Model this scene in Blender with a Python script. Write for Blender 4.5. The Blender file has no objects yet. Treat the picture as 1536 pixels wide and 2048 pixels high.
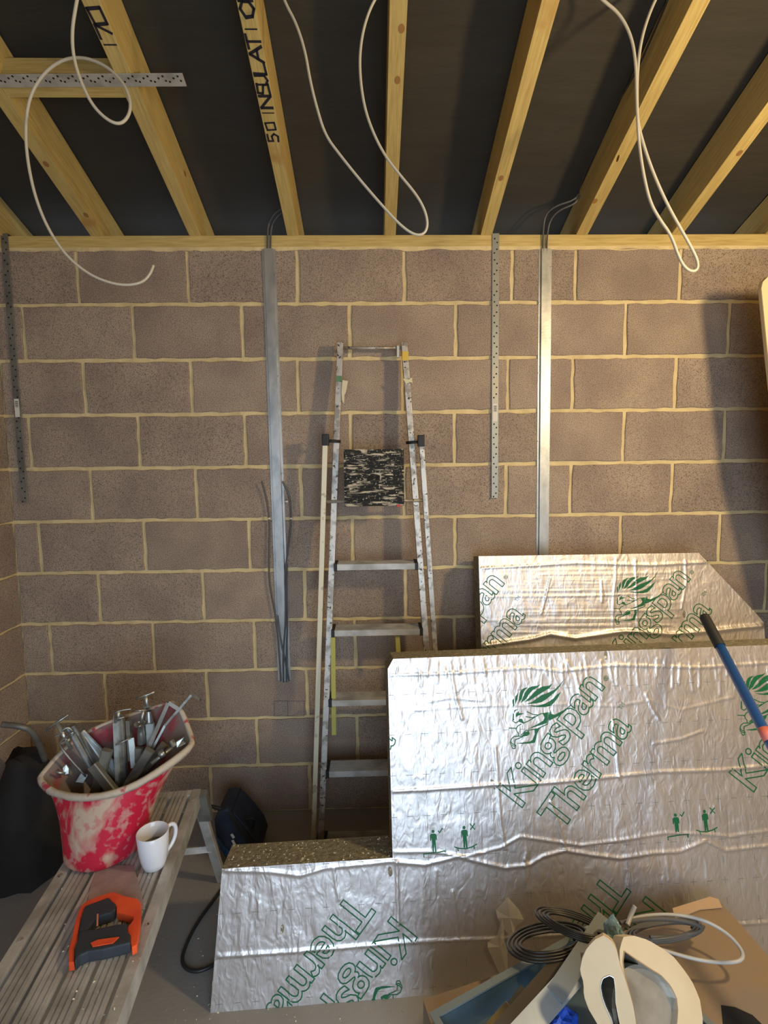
import bpy, bmesh, math, random
import numpy as np
from mathutils import Vector, Matrix, noise as mnoise
random.seed(7)
sc = bpy.context.scene
COL = sc.collection
rad = math.radians

# ------------------------------------------------------------------ camera, world, lights, exposure
F = 1048.7
YAW, PIT, ROL = .0207, -.0995, -.0115
CAM = Vector((0, -2.269, 1.599))
_f = Vector((math.sin(YAW)*math.cos(PIT), math.cos(YAW)*math.cos(PIT), math.sin(PIT)))
_r = Vector((math.cos(YAW), -math.sin(YAW), 0)); _u = _r.cross(_f)
AR = math.cos(ROL)*_r + math.sin(ROL)*_u
AU = -math.sin(ROL)*_r + math.cos(ROL)*_u
cd = bpy.data.cameras.new('camera'); cam = bpy.data.objects.new('camera', cd); COL.objects.link(cam)
cd.sensor_fit = 'HORIZONTAL'; cd.sensor_width = 36; cd.lens = 36*F/1536; cd.clip_start = .02
m = Matrix((AR, AU, -_f)).transposed().to_4x4(); m.translation = CAM; cam.matrix_world = m
sc.camera = cam

w = bpy.data.worlds.new('world'); sc.world = w; w.use_nodes = True
w.node_tree.nodes['Background'].inputs[0].default_value = (.62, .72, .9, 1)
w.node_tree.nodes['Background'].inputs[1].default_value = 1.0

def light(name, kind, loc, energy, color, look=None, **kw):
    d = bpy.data.lights.new(name, kind); o = bpy.data.objects.new(name, d); COL.objects.link(o)
    o.location = loc; d.energy = energy; d.color = color
    for k, v in kw.items(): setattr(d, k, v)
    if look: o.rotation_euler = (Vector(look)-Vector(loc)).to_track_quat('-Z', 'Y').to_euler()
    return o
light('door_daylight', 'AREA', (.30, -3.25, 1.1), 37, (.62, .80, 1), look=(.15, 0, .9), shape='RECTANGLE', size=1.35, size_y=1.7)
light('bulb_right', 'POINT', (1.42, -1.5, 2.1), 66, (1, .76, .42), shadow_soft_size=.07)
sc.view_settings.view_transform = 'Standard'; sc.view_settings.look = 'None'
sc.view_settings.exposure = 0.2; sc.view_settings.gamma = 1

# ------------------------------------------------------------------ measuring helpers (photo pixel -> point on a known plane)
def ray(x, y): return AR*((x-768)/F) + AU*((1024-y)/F) + _f
def atY(x, y, Y): d = ray(x, y); return CAM + d*((Y-CAM.y)/d.y)
def atZ(x, y, Z): d = ray(x, y); return CAM + d*((Z-CAM.z)/d.z)
def on_plane(x, y, P, N): d = ray(x, y); return CAM + d*((P-CAM).dot(N)/d.dot(N))
RZ0, RSL = 2.517, .353               # underside of the rafters: z = RZ0 - RSL*y
RN = Vector((0, RSL, 1)).normalized()
def on_roof(x, y, drop=0): return on_plane(x, y, Vector((0, 0, RZ0-drop)), RN)

# ------------------------------------------------------------------ materials
MATS = {}
def mat(name, col, rough=.6, metal=0, col2=None, scale=8, stretch=(1, 1, 1), lo=.4, hi=.6, detail=4,
        bump=0, bscale=60, bstretch=None, speck=None, sscale=200, slo=.6, shi=.66, rnd=0, alpha=1, dist=0, trans=0, cscale=None):
    if name in MATS: return MATS[name]
    M = bpy.data.materials.new(name); M.use_nodes = True; nt = M.node_tree; N = nt.nodes; L = nt.links
    b = N['Principled BSDF']; b.inputs['Roughness'].default_value = rough; b.inputs['Metallic'].default_value = metal
    b.inputs['Base Color'].default_value = (*col, 1); b.inputs['Alpha'].default_value = alpha
    if trans: b.inputs['Transmission Weight'].default_value = trans
    tc = N.new('ShaderNodeTexCoord'); oi = N.new('ShaderNodeObjectInfo')
    add = N.new('ShaderNodeVectorMath'); add.operation = 'MULTIPLY_ADD'
    L.new(oi.outputs['Random'], add.inputs[0]); add.inputs[1].default_value = (7, 13, 5); L.new(tc.outputs['Object'], add.inputs[2])
    def nz(s, st, d=4, di=0):
        mp = N.new('ShaderNodeMapping'); mp.inputs['Scale'].default_value = st; L.new(add.outputs[0], mp.inputs[0])
        n = N.new('ShaderNodeTexNoise'); n.inputs['Scale'].default_value = s; n.inputs['Detail'].default_value = d
        n.inputs['Distortion'].default_value = di; L.new(mp.outputs[0], n.inputs[0]); return n
    def ramp(src, a, c):
        r = N.new('ShaderNodeMapRange'); r.inputs[1].default_value = a; r.inputs[2].default_value = c; L.new(src, r.inputs[0]); return r.outputs[0]
    cur = None
    def mix(fac, A, B):
        x = N.new('ShaderNodeMix'); x.data_type = 'RGBA'; L.new(fac, x.inputs[0])
        for s, v in ((6, A), (7, B)):
            if isinstance(v, tuple): x.inputs[s].default_value = (*v, 1)
            else: L.new(v, x.inputs[s])
        return x.outputs[2]
    cur = tuple(col)
    if col2: cur = mix(ramp(nz(scale, stretch, detail, dist).outputs[0], lo, hi), cur, tuple(col2))
    if speck: cur = mix(ramp(nz(sscale, (1, 1, 1), 3).outputs[0], slo, shi), cur, tuple(speck))
    if not isinstance(cur, tuple):
        if rnd:
            h = N.new('ShaderNodeHueSaturation'); r = N.new('ShaderNodeMapRange'); L.new(oi.outputs['Random'], r.inputs[0])
            r.inputs[3].default_value = 1-rnd; r.inputs[4].default_value = 1+rnd; L.new(r.outputs[0], h.inputs['Value']); L.new(cur, h.inputs['Color']); cur = h.outputs[0]
        L.new(cur, b.inputs['Base Color'])
    if bump:
        bn = N.new('ShaderNodeBump'); bn.inputs['Strength'].default_value = 1; bn.inputs['Distance'].default_value = bump
        L.new(nz(bscale, bstretch or (1, 1, 1), 4).outputs[0], bn.inputs['Height']); L.new(bn.outputs[0], b.inputs['Normal'])
    MATS[name] = M; return M

BLOCK = mat('concrete block', (.405, .315, .235), .92, col2=(.305, .230, .180), scale=5, lo=.35, hi=.65, speck=(.12, .09, .075), sscale=290, slo=.49, shi=.66, bump=.0030, bscale=230, rnd=.07)
BLOCKL = BLOCK
MORTAR = mat('mortar', (.70, .56, .30), .95, col2=(.54, .42, .22), scale=14, lo=.35, hi=.7, bump=.003, bscale=60)
WOOD = mat('treated pine', (.53, .40, .145), .62, col2=(.40, .28, .09), scale=10, stretch=(.9, 14, 14), lo=.35, hi=.7, speck=(.40, .24, .07), sscale=5, slo=.64, shi=.72, bump=.0006, bscale=20, bstretch=(1, 18, 18), rnd=.08)
KNOT = mat('pine knot', (.30, .15, .045), .6)
MEMB = mat('roof membrane', (.040, .034, .023), .8, col2=(.032, .027, .019), scale=3, stretch=(1, 2, 1), lo=.3, hi=.7, bump=.006, bscale=7, bstretch=(.6, 2.4, 1))
FLOOR = mat('concrete floor', (.30, .285, .265), .8, col2=(.235, .222, .205), scale=2.5, lo=.35, hi=.7, speck=(.33, .30, .24), sscale=60, slo=.68, shi=.72, bump=.001, bscale=80)
GALV = mat('galvanised steel', (.50, .51, .50), .42, .85, col2=(.36, .38, .38), scale=22, stretch=(1, 1, .4), lo=.4, hi=.65, bump=.0004, bscale=60)
GALVD = mat('dull galvanised strap', (.25, .245, .215), .55, .6, col2=(.17, .165, .15), scale=18, lo=.35, hi=.65, bump=.0005, bscale=60)
ALU = mat('aluminium', (.52, .49, .44), .5, .6, col2=(.30, .27, .23), scale=30, lo=.48, hi=.60, speck=(.07, .06, .05), sscale=70, slo=.62, shi=.66, bump=.0005, bscale=80)
ALUD = mat('dusty aluminium', (.52, .51, .48), .55, .3, col2=(.33, .32, .29), scale=12, stretch=(1, 1, 1), lo=.4, hi=.65, speck=(.58, .54, .46), sscale=60, slo=.68, shi=.72, bump=.0008, bscale=90)
CREAMALU = mat('rear stile', (.66, .60, .44), .5, .2, col2=(.42, .37, .26), scale=24, lo=.6, hi=.66)
BLACKPL = mat('black plastic', (.012, .012, .012), .6)
HOLE = mat('hole', (.01, .009, .008), .95)
SPLAT = mat('paint splattered plastic', (.010, .010, .009), .8, col2=(.50, .44, .32), scale=60, stretch=(.28, 1, 1.1), lo=.53, hi=.62, detail=8, dist=.6, speck=(.55, .49, .38), sscale=120, slo=.62, shi=.66, bump=.001, bscale=60)
CABLEW = mat('pale grey cable', (.50, .46, .36), .5)
CABLEG = mat('grey cable', (.085, .085, .085), .45)
CABLEB = mat('dark cable', (.02, .02, .02), .45)
CABLED = mat('coiled dark cable in shade', (.018, .015, .012), .4)  # dark grey deepened further, the shadow over the coils put into the colour
CABLEL = mat('light cable', (.42, .41, .38), .35)
INK = mat('marker ink', (.012, .012, .02), .6)
GREEN = mat('green print', (.002, .12, .042), .5)
GREYPR = mat('grey print', (.20, .21, .20), .5)
FOAM = mat('insulation foam', (.27, .245, .17), .9, col2=(.15, .135, .09), scale=60, lo=.4, hi=.7, speck=(.70, .67, .50), sscale=70, slo=.64, shi=.69, bump=.006, bscale=90)
PAPER = mat('cream paper edge', (.62, .55, .36), .7)
BUCKET = mat('dusty red bucket', (.50, .010, .04), .5, col2=(.52, .40, .30), scale=11, stretch=(1, 1, .6), lo=.49, hi=.60, detail=12, dist=.7, speck=(.50, .22, .20), sscale=42, slo=.53, shi=.66, bump=.0008, bscale=60)
BUCKETR = mat('cement crusted rim', (.50, .43, .34), .8, col2=(.42, .05, .07), scale=24, lo=.60, hi=.68, detail=6, bump=.002, bscale=60)
BUCKETI = mat('bucket inside', (.20, .16, .14), .8, col2=(.30, .05, .06), scale=14, lo=.5, hi=.65, detail=6)
CERAMIC = mat('white glazed ceramic', (.70, .73, .78), .15)
TEA = mat('cold grey tea', (.16, .14, .12), .12)
ORANGE = mat('orange plastic', (.85, .11, .025), .42, col2=(.70, .07, .02), scale=10)
GRIP = mat('soft black grip', (.028, .036, .046), .6)
BLADE = mat('dusty saw blade', (.42, .36, .35), .5, .3, col2=(.30, .25, .24), scale=16, lo=.4, hi=.7, speck=(.6, .56, .5), sscale=70, slo=.68, shi=.72)
CLAMPM = mat('zinc clamp steel', (.42, .44, .42), .38, .8, col2=(.25, .255, .24), scale=30, lo=.4, hi=.65)
CLAMPB = mat('pale zinc plate', (.50, .56, .56), .5, .5, col2=(.36, .40, .40), scale=30)
BAGB = mat('dark blue casing', (.008, .016, .038), .55, col2=(.02, .03, .05), scale=12)
BLUE = mat('blue painted pole', (.012, .085, .36), .38)
REDBR = mat('red brown', (.10, .03, .02), .8)
SACK = mat('dark rubble sack', (.014, .012, .010), .8, bump=.01, bscale=12)
CARD = mat('brown card', (.27, .185, .105), .8, col2=(.21, .18, .155), scale=4, lo=.45, hi=.7)
TRAY = mat('blue grey plastic', (.085, .135, .165), .35, col2=(.06, .10, .13), scale=8)
CREAM = mat('cream liner paper', (.60, .485, .315), .75, col2=(.54, .43, .27), scale=10, lo=.4, hi=.7, bump=.001, bscale=40)
SILVER = mat('silver foil tape', (.62, .60, .55), .25, .9)
TAPE = mat('translucent tape', (.50, .47, .42), .3, alpha=.6)
PALEB = mat('pale blue plastic', (.20, .34, .42), .35, bump=.004, bscale=40)
BRIGHTB = mat('bright blue plastic', (.01, .06, .38), .4)
BEIGE = mat('beige board', (.60, .47, .27), .6)
LABELW = mat('white sticker', (.66, .62, .54), .6)
YELL = mat('yellow tape', (.62, .42, .05), .6)
GRN = mat('green tape', (.10, .20, .09), .6)
STRAPY = mat('yellow webbing', (.42, .40, .10), .8)
REDP = mat('red paint', (.45, .05, .03), .6)

def foil_mat():
    M = bpy.data.materials.new('crinkled foil'); M.use_nodes = True; nt = M.node_tree; N = nt.nodes; L = nt.links
    b = N['Principled BSDF']; b.inputs['Metallic'].default_value = .88; b.inputs['Base Color'].default_value = (.72, .69, .675, 1)
    b.inputs['Roughness'].default_value = .45
    tc = N.new('ShaderNodeTexCoord'); prev = None
    for s, st, d, dist in ((42, (1, .42, 1), .0024, 1.2), (15, (1.0, .75, 1), .0030, .8), (110, (1, .8, 1), .0003, 0)):
        mp = N.new('ShaderNodeMapping'); mp.inputs['Scale'].default_value = st; L.new(tc.outputs['Object'], mp.inputs[0])
        n = N.new('ShaderNodeTexNoise'); n.inputs['Scale'].default_value = s; n.inputs['Detail'].default_value = 1.5; n.inputs['Distortion'].default_value = dist
        L.new(mp.outputs[0], n.inputs[0]); bn = N.new('ShaderNodeBump'); bn.inputs['Distance'].default_value = d; bn.inputs['Strength'].default_value = 1
        L.new(n.outputs[0], bn.inputs['Height'])
        if prev: L.new(prev.outputs[0], bn.inputs['Normal'])
        prev = bn
    L.new(prev.outputs[0], b.inputs['Normal']); return M
FOIL = foil_mat()

# ------------------------------------------------------------------ object and mesh helpers
def link(name, me, mt, parent=None, smooth=False):
    o = bpy.data.objects.new(name, me); COL.objects.link(o)
    if mt is not None: me.materials.append(mt)
    if smooth:
        me.polygons.foreach_set('use_smooth', [True]*len(me.polygons))
    if parent is not None: o.parent = parent
    return o
def tag(o, label=None, cat=None, group=None, kind=None):
    for k, v in (('label', label), ('category', cat), ('group', group), ('kind', kind)):
        if v: o[k] = v
    return o
def empty(name, loc=(0, 0, 0)):
    o = bpy.data.objects.new(name, None); COL.objects.link(o); o.location = loc; o.empty_display_size = .05; return o
class MB:
    """collects pieces of one part in world coordinates"""
    def __init__(s): s.v = []; s.f = []
    def add(s, vs, fs):
        n = len(s.v); s.v += [Vector(p) for p in vs]; s.f += [tuple(i+n for i in f) for f in fs]; return s
    def hexa(s, p):  # 8 corners: bottom 4 ccw, top 4
        return s.add(p, [(3, 2, 1, 0), (4, 5, 6, 7), (0, 1, 5, 4), (1, 2, 6, 5), (2, 3, 7, 6), (3, 0, 4, 7)])
    def box(s, a, b):
        x0, y0, z0 = a; x1, y1, z1 = b
        return s.hexa([(x0, y0, z0), (x1, y0, z0), (x1, y1, z0), (x0, y1, z0), (x0, y0, z1), (x1, y0, z1), (x1, y1, z1), (x0, y1, z1)])
    def bar(s, p, q, w, t, up=(0, -1, 0), ch=0):  # bar from p to q, width w, thickness t along up
        p = Vector(p); q = Vector(q); d = (q-p).normalized(); sd = d.cross(Vector(up)).normalized(); n = sd.cross(d).normalized()
        if ch:
            pr = [(-w/2+ch, -t/2), (w/2-ch, -t/2), (w/2, -t/2+ch), (w/2, t/2-ch), (w/2-ch, t/2), (-w/2+ch, t/2), (-w/2, t/2-ch), (-w/2, -t/2+ch)]
        else: pr = [(-w/2, -t/2), (w/2, -t/2), (w/2, t/2), (-w/2, t/2)]
        return s.sweep([p, q], pr, sd, n)
    def sweep(s, path, pr, sd, n):  # profile with fixed axes
        k = len(pr); vs = []
        for P in path:
            for a, b in pr: vs.append(Vector(P)+sd*a+n*b)
        fs = [tuple(reversed(range(k))), tuple(range(len(vs)-k, len(vs)))]
        for i in range(len(path)-1):
            for j in range(k):
                a = i*k+j; b = i*k+(j+1) % k; fs.append((a, b, b+k, a+k))
        return s.add(vs, fs)
    def tube(s, pts, r, n=8, smooth=0, flat=1.0):
        pts = [Vector(p) for p in pts]
        for _ in range(smooth):
            q = [pts[0]]
            for a, b in zip(pts, pts[1:]): q += [a*.75+b*.25, a*.25+b*.75]
            pts = q+[pts[-1]]
        vs = []; up = None
        for i, P in enumerate(pts):
            d = (pts[min(i+1, len(pts)-1)]-pts[max(i-1, 0)]).normalized()
            if up is None: up = d.orthogonal().normalized()
            up = (up-d*up.dot(d)).normalized(); sd = d.cross(up)
            rr = r[i*len(r)//len(pts)] if isinstance(r, (list, tuple)) else r
            for k in range(n):
                a = 2*math.pi*k/n; vs.append(P+up*math.cos(a)*rr+sd*math.sin(a)*rr*flat)
        fs = [tuple(reversed(range(n))), tuple(range(len(vs)-n, len(vs)))]
        for i in range(len(pts)-1):
            for j in range(n):
                a = i*n+j; b = i*n+(j+1) % n; fs.append((a, b, b+n, a+n))
        return s.add(vs, fs)
    def prism(s, poly, d, holes=None):  # poly: 3d points; d: extrusion vector
        poly = [Vector(p) for p in poly]; d = Vector(d); k = len(poly)
        fs = [tuple(range(k)), tuple(reversed(range(k, 2*k)))]+[(i, (i+1) % k, (i+1) % k+k, i+k) for i in range(k)]
        return s.add(poly+[p+d for p in poly], fs)
    def ring(s, outer, inner, d):  # annular prism; both loops same count
        k = len(outer); outer = [Vector(p) for p in outer]; inner = [Vector(p) for p in inner]; d = Vector(d)
        vs = outer+inner+[p+d for p in outer]+[p+d for p in inner]; fs = []
        for i in range(k):
            j = (i+1) % k
            fs += [(i, j, j+k, i+k), (i+2*k, i+3*k, j+3*k, j+2*k), (i, i+2*k, j+2*k, j), (i+k, j+k, j+3*k, i+3*k)]
        return s.add(vs, fs)
    def lathe(s, prof, c, n=32, ax=None):
        c = Vector(c); vs = []
        R = (Vector(ax).normalized().to_track_quat('Z', 'Y').to_matrix() if ax else Matrix.Identity(3))
        for r, z in prof:
            for k in range(n):
                a = 2*math.pi*k/n; vs.append(c+R@Vector((r*math.cos(a), r*math.sin(a), z)))
        fs = []
        for i in range(len(prof)-1):
            for j in range(n):
                a = i*n+j; b = i*n+(j+1) % n; fs.append((a, b, b+n, a+n))
        if prof[0][0] > 1e-6 : pass
        return s.add(vs, fs)
    def mesh(s, name, bevel=0, fix=True):
        me = bpy.data.meshes.new(name); me.from_pydata([tuple(v) for v in s.v], [], s.f); me.update()
        if bevel or fix:
            bm = bmesh.new(); bm.from_mesh(me); bmesh.ops.recalc_face_normals(bm, faces=bm.faces)
            if bevel: bmesh.ops.bevel(bm, geom=[e for e in bm.edges if len(e.link_faces) == 2 and e.calc_face_angle(0) > .6], offset=bevel, segments=2, affect='EDGES', profile=.7)
            bm.to_mesh(me); bm.free()
        return me
    def build(s, name, mt, parent=None, bevel=0, smooth=False, fix=True):
        o = link(name, s.mesh(name, bevel, fix), mt, parent)
        if smooth or bevel:
            me = o.data
            if smooth: me.polygons.foreach_set('use_smooth', [True]*len(me.polygons))
        if parent is not None and parent.type == 'EMPTY':
            o.matrix_parent_inverse = parent.matrix_basis.inverted()
        return o
def set_frame(o, O, X, Y, Z):
    m = Matrix((X, Y, Z)).transposed().to_4x4(); m.translation = O; o.matrix_world = m; return m

# ------------------------------------------------------------------ floor, walls, ceiling
XL, XR, YB = -1.545, 2.35, -3.1
tag(MB().box((XL-.12, YB, -.08), (XR+.12, .12, 0)).build('floor', FLOOR), kind='structure')
WH = 2.475
wb = MB().box((XL-.12, .0035, 0), (XR+.12, .12, WH)).build('wall_back', MORTAR); tag(wb, kind='structure')
wl = MB().box((XL-.12, YB, 0), (XL-.0035, .0035, 4.2)).build('wall_left', MORTAR); tag(wl, kind='structure')
wf = MB().box((1.05, YB-.1, 0), (XR, YB, 3.6)).box((XL, YB-.1, 0), (-.50, YB, 3.6)).box((-.50, YB-.1, 2.15), (1.05, YB, 3.6)).build('wall_front_unseen', MORTAR); tag(wf, kind='structure')  # unseen wall, added with its opening shaped to limit the daylight
PAVE = mat('added pale paving', (.50, .50, .49), .9, col2=(.42, .42, .41), scale=3, bump=.002)
tag(MB().box((-5, -9, -.08), (5, YB-.1, 0)).build('ground', PAVE), kind='structure')  # out of view, added pale so the foil mirrors something bright
wr = MB().box((XR+.0035, YB, 0), (XR+.12, .0035, 4.2)).build('wall_right', MORTAR); tag(wr, kind='structure')

def block(x0, x1, z0, z1, parent, mode='back'):
    n1 = max(2, int((x1-x0)/.035)); n2 = max(2, int((z1-z0)/.04)); j = lambda: random.uniform(-.0028, .0028)
    P = [(x0+(x1-x0)*i/n1+(0 if i in (0, n1) else j()), z0+j()) for i in range(n1)]
    P += [(x1+j(), z0+(z1-z0)*i/n2) for i in range(n2)]
    P += [(x1-(x1-x0)*i/n1, z1+j()) for i in range(n1)]
    P += [(x0+j(), z1-(z1-z0)*i/n2) for i in range(n2)]
    cx, cz = (x0+x1)/2, (z0+z1)/2; off = random.uniform(0, .0015)
    k = len(P); vs = []
    for q, (dp, sh) in enumerate(((.0045, 0), (-.001-off, 0), (-.003-off, .0025))):
        for a, b in P:
            u = a-math.copysign(sh, a-cx) if sh else a; v = b-math.copysign(sh, b-cz) if sh else b
            vs.append((u, dp, v))
    fs = [tuple(range(2*k, 3*k))]
    for q in range(2):
        for i in range(k): i2 = (i+1) % k; fs.append((q*k+i, q*k+i2, (q+1)*k+i2, (q+1)*k+i))
    if mode == 'left': vs = [(XL-dp, -u, v) for u, dp, v in vs]      # u is measured along the wall from the corner
    if mode == 'right': vs = [(XR+dp, -u, v) for u, dp, v in vs]
    m_ = MB(); m_.add(vs, fs); o = m_.build('concrete_block', BLOCK, parent)
    return o
PERP = {1: (550, [155, 376, 595, 809, 1024, 1151.5, 1360]), 2: (660, [48, 267, 485, 700, 912, 1093, 1251, 1457]),
        3: (775, [169, 383.5, 597, 806, 1016, 1145, 1350]), 4: (880, [60, 278, 491, 702, 909, 1090, 1247, 1448]),
        5: (985, [183, 393.5, 602, 809, 1012, 1141, 1342]), 6: (1090, [80, 290, 499.5, 706, 910, 1088, 1240, 1438]),
        7: (1190, [199, 407, 610, 812, 1012, 1140, 1335, 1530]), 8: (1290, [102, 308, 510, 711, 909, 1085, 1238, 1430]),
        9: (1390, [212, 415, 614.5, 813, 1011, 1210]), 10: (1485, [118, 320, 515, 715, 907, 1100]), 11: (1575, [225, 422, 620, 815, 1010, 1205])}
BEDPX = {1: (605, 603.5), 2: (717, 711.5), 3: (829, 819), 4: (935, 924)}
for row in range(1, 12):
    z1 = WH-(row-1)*.225; z0 = z1-.225
    y, xs = PERP[row]; X = [atY(x, y, 0).x for x in xs]
    while X[0] > XL+.13: X.insert(0, X[0]-.45)
    X = [x for x in X if x > XL+.05]; X.insert(0, XL-.004)
    while X[-1] < XR-.45: X.append(X[-1]+.45)
    X.append(XR+.004)
    for a, b in zip(X, X[1:]): block(a+.008, b-.008, z0+.008, z1-.0085, wb)
for row in range(1, 12):
    z1 = WH-(row-1)*.225; z0 = z1-.225
    u = 0.0 if row % 2 else 0.0
    us = [0.0] + [(.225 if row % 2 else .45)+.45*i for i in range(6)]
    for a, b in zip(us, us[1:]):
        block(a+.007, b-.0055, z0+.0055, z1-.0055, wl, 'left')
for row in range(1, 12):
    z1 = WH-(row-1)*.225; z0 = z1-.225
    us = [0.0] + [(.45 if row % 2 else .225)+.45*i for i in range(5)]
    for a, b in zip(us, us[1:]): block(a+.007, b-.0055, z0+.0055, z1-.0055, wr, 'right')

# wall plate along the top of the back wall, with a bed of mortar squeezed out below it
wp_len = XR-XL
pl = MB().box((0, -.004, 0), (wp_len, .10, .046)).build('trim_1', WOOD, bevel=.002); pl.location = (XL, 0, WH); tag(pl, kind='structure')
mb = MB(); n = 150; top = []; bot = []
for i in range(n+1):
    x = XL+wp_len*i/n; v = mnoise.noise(Vector((x*9, 1, 0)))*.010+mnoise.noise(Vector((x*40, 5, 0)))*.006
    top.append(Vector((x, -.0035, WH+.0005))); bot.append(Vector((x, -.0042, WH-.014+v)))
mb.add(bot+top+[p+Vector((0, .006, 0)) for p in bot], [(i, i+1, i+n+2, i+n+1) for i in range(n)]+[(i, i+2*n+2, i+2*n+3, i+1) for i in range(n)])
mo = mb.build('mortar_bed', MORTAR, wb); tag(mo, kind='stuff')

# ceiling: felt membrane above the rafters
NX, NY = 90, 90; vs = []; fs = []; Y0, Y1 = .44, -3.3
for j in range(NY+1):
    for i in range(NX+1):
        x = XL-.12+(XR-XL+.24)*i/NX; y = Y0+(Y1-Y0)*j/NY
        s = ((x-.0612) % .3988)/.3988
        sag = .008*math.sin(math.pi*s)*(1+.5*math.sin(y*5+x*2))+.006*mnoise.noise(Vector((x*1.5, y*7, 0)))+.003*mnoise.noise(Vector((x*5+y*6, y*12, 3)))
        vs.append((x, y, RZ0+.157-RSL*y-sag*1.0+.006))
for j in range(NY):
    for i in range(NX): a = j*(NX+1)+i; fs.append((a, a+1, a+NX+2, a+NX+1))
ce = MB().add(vs, fs).build('ceiling', MEMB, smooth=True); tag(ce, kind='structure')
cb = MB().hexa([(XL-.12, .44, RZ0+.19-RSL*.44), (XR+.12, .44, RZ0+.19-RSL*.44), (XR+.12, -3.3, RZ0+.19+RSL*3.3), (XL-.12, -3.3, RZ0+.19+RSL*3.3),
                (XL-.12, .44, RZ0+.21-RSL*.44), (XR+.12, .44, RZ0+.21-RSL*.44), (XR+.12, -3.3, RZ0+.21+RSL*3.3), (XL-.12, -3.3, RZ0+.21+RSL*3.3)]).build('roof_board', WOOD, ce)
MB().box((XL-.12, .42, 2.40), (XR+.12, .43, 2.66)).build('eaves_felt', MEMB, ce)
SD = Vector((0, -1, RSL)).normalized(); RNV = Vector((0, RSL, 1)).normalized()
RAFT = {}
def tilt_for(k): return 0
for k in range(-4, 6):
    x0 = .0612+k*.3988; L = 3.85; H = .145
    O = Vector((x0, .42, RZ0-RSL*.42+.0))
    q = MB().box((0, 0, 0), (L, .0471, H))
    r = q.build('rafter', WOOD, ce, bevel=.0015)
    m_ = Matrix((SD, Vector((1, 0, 0)), RNV)).transposed().to_4x4(); m_.translation = O
    r.matrix_world = m_; RAFT[k] = r
def knot(k, px, py, side=None, r=.009):
    p = on_roof(px, py) if side is None else on_plane(px, py, Vector((side, 0, 0)), Vector((1, 0, 0)))
    nn = -RNV if side is None else Vector((-1 if side > 0 else 1, 0, 0))
    a = SD; b = nn.cross(a)
    pts = [p+nn*.0006+a*math.cos(t*math.pi/5)*r*1.35+b*math.sin(t*math.pi/5)*r for t in range(10)]
    o = MB().add(pts, [tuple(range(10))]).build('knot', KNOT, None); W = o.matrix_world.copy(); o.parent = RAFT[k]; o.matrix_parent_inverse = RAFT[k].matrix_world.inverted()
for k, x, y in ((0, 795, 160), (0, 803, 57), (1, 1002, 356), (2, 1190, 402), (-3, 92, 328), (-3, 172, 430), (3, 1479, 306)): knot(k, x, y)
knot(2, 1236, 317, .0612+2*.3988); knot(-2, 370, 347, .0612-2*.3988+.0471); knot(2, 1121, 370, .0612+2*.3988, .006)

# marker writing on the rafter undersides, in hand strokes
GL = {'5': [[(.8, 1), (.1, 1), (.1, .55), (.6, .6), (.85, .35), (.6, 0), (.05, .05)]], '0': [[(.15, .1), (.1, .9), (.85, 1), (.9, .1), (.15, .05)]],
      'I': [[(.5, 0), (.5, 1)]], 'N': [[(.1, 0), (.1, 1), (.85, 0), (.85, 1)]], 'S': [[(.9, .95), (.2, 1), (.15, .6), (.8, .45), (.85, .05), (.05, 0)]],
      'U': [[(.1, 1), (.1, .2), (.45, 0), (.85, .2), (.85, 1)]], 'L': [[(.15, 1), (.1, 0), (.85, .05)]], 'A': [[(0, 0), (.5, 1), (.9, 0)], [(.2, .4), (.75, .4)]],
      'T': [[(.5, 0), (.5, 1)], [(0, .95), (1, 1)]], 'O': [[(.5, 1), (.1, .7), (.15, .2), (.5, 0), (.85, .3), (.85, .75), (.5, 1)]],
      '1': [[(.5, 0), (.5, 1)]], '7': [[(0, 1), (.9, 1), (.35, 0)]]}
def ribbon(mb_, pts, w, toP):
    for a, b in zip(pts, pts[1:]):
        a = Vector(a); b = Vector(b); d = (b-a)
        if d.length < 1e-6: continue
        d.normalize(); nn = Vector((-d.y, d.x))*w/2; a2 = a-d*w*.35; b2 = b+d*w*.35
        mb_.add([toP(*(a2+nn)), toP(*(a2-nn)), toP(*(b2-nn)), toP(*(b2+nn))], [(0, 1, 2, 3)])
def rafter_text(k, chars, w):   # chars: (char, base pixel, length along the rafter, height across)
    mb_ = MB(); x0 = .0612+k*.3988
    for ch, py, adv, hh in chars:
        # baseline runs along the rafter (toward the viewer = up the picture), glyph tops point to +x or -x
        yy = on_roof(768, py).y
        for st in GL[ch]:
            def toP(u, v): return Vector((x0+.0235+(.5-v)*(-1)*hh*1.0*-1, yy-u*adv, RZ0-RSL*(yy-u*adv)-.0007))
            ribbon(mb_, st, w, lambda u, v: toP(u, v))
    o = mb_.build('marker_lettering', INK, None, fix=False); o.parent = RAFT[k]; o.matrix_parent_inverse = RAFT[k].matrix_world.inverted()
rafter_text(-1, [('5', 284, .032, .034), ('0', 262, .030, .032), ('I', 232, .018, .034), ('N', 219, .046, .036), ('S', 191, .036, .036), ('U', 172, .032, .036), ('L', 152, .040, .036),
                 ('A', 126, .044, .036), ('T', 98, .034, .038), ('I', 68, .02, .030), ('O', 40, .046, .036), ('N', 6, .036, .036)], .19)
rafter_text(-2, [('1', 100, .02, .032), ('7', 80, .036, .036), ('0', 56, .046, .038), ('1', 4, .03, .03)], .19)

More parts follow.
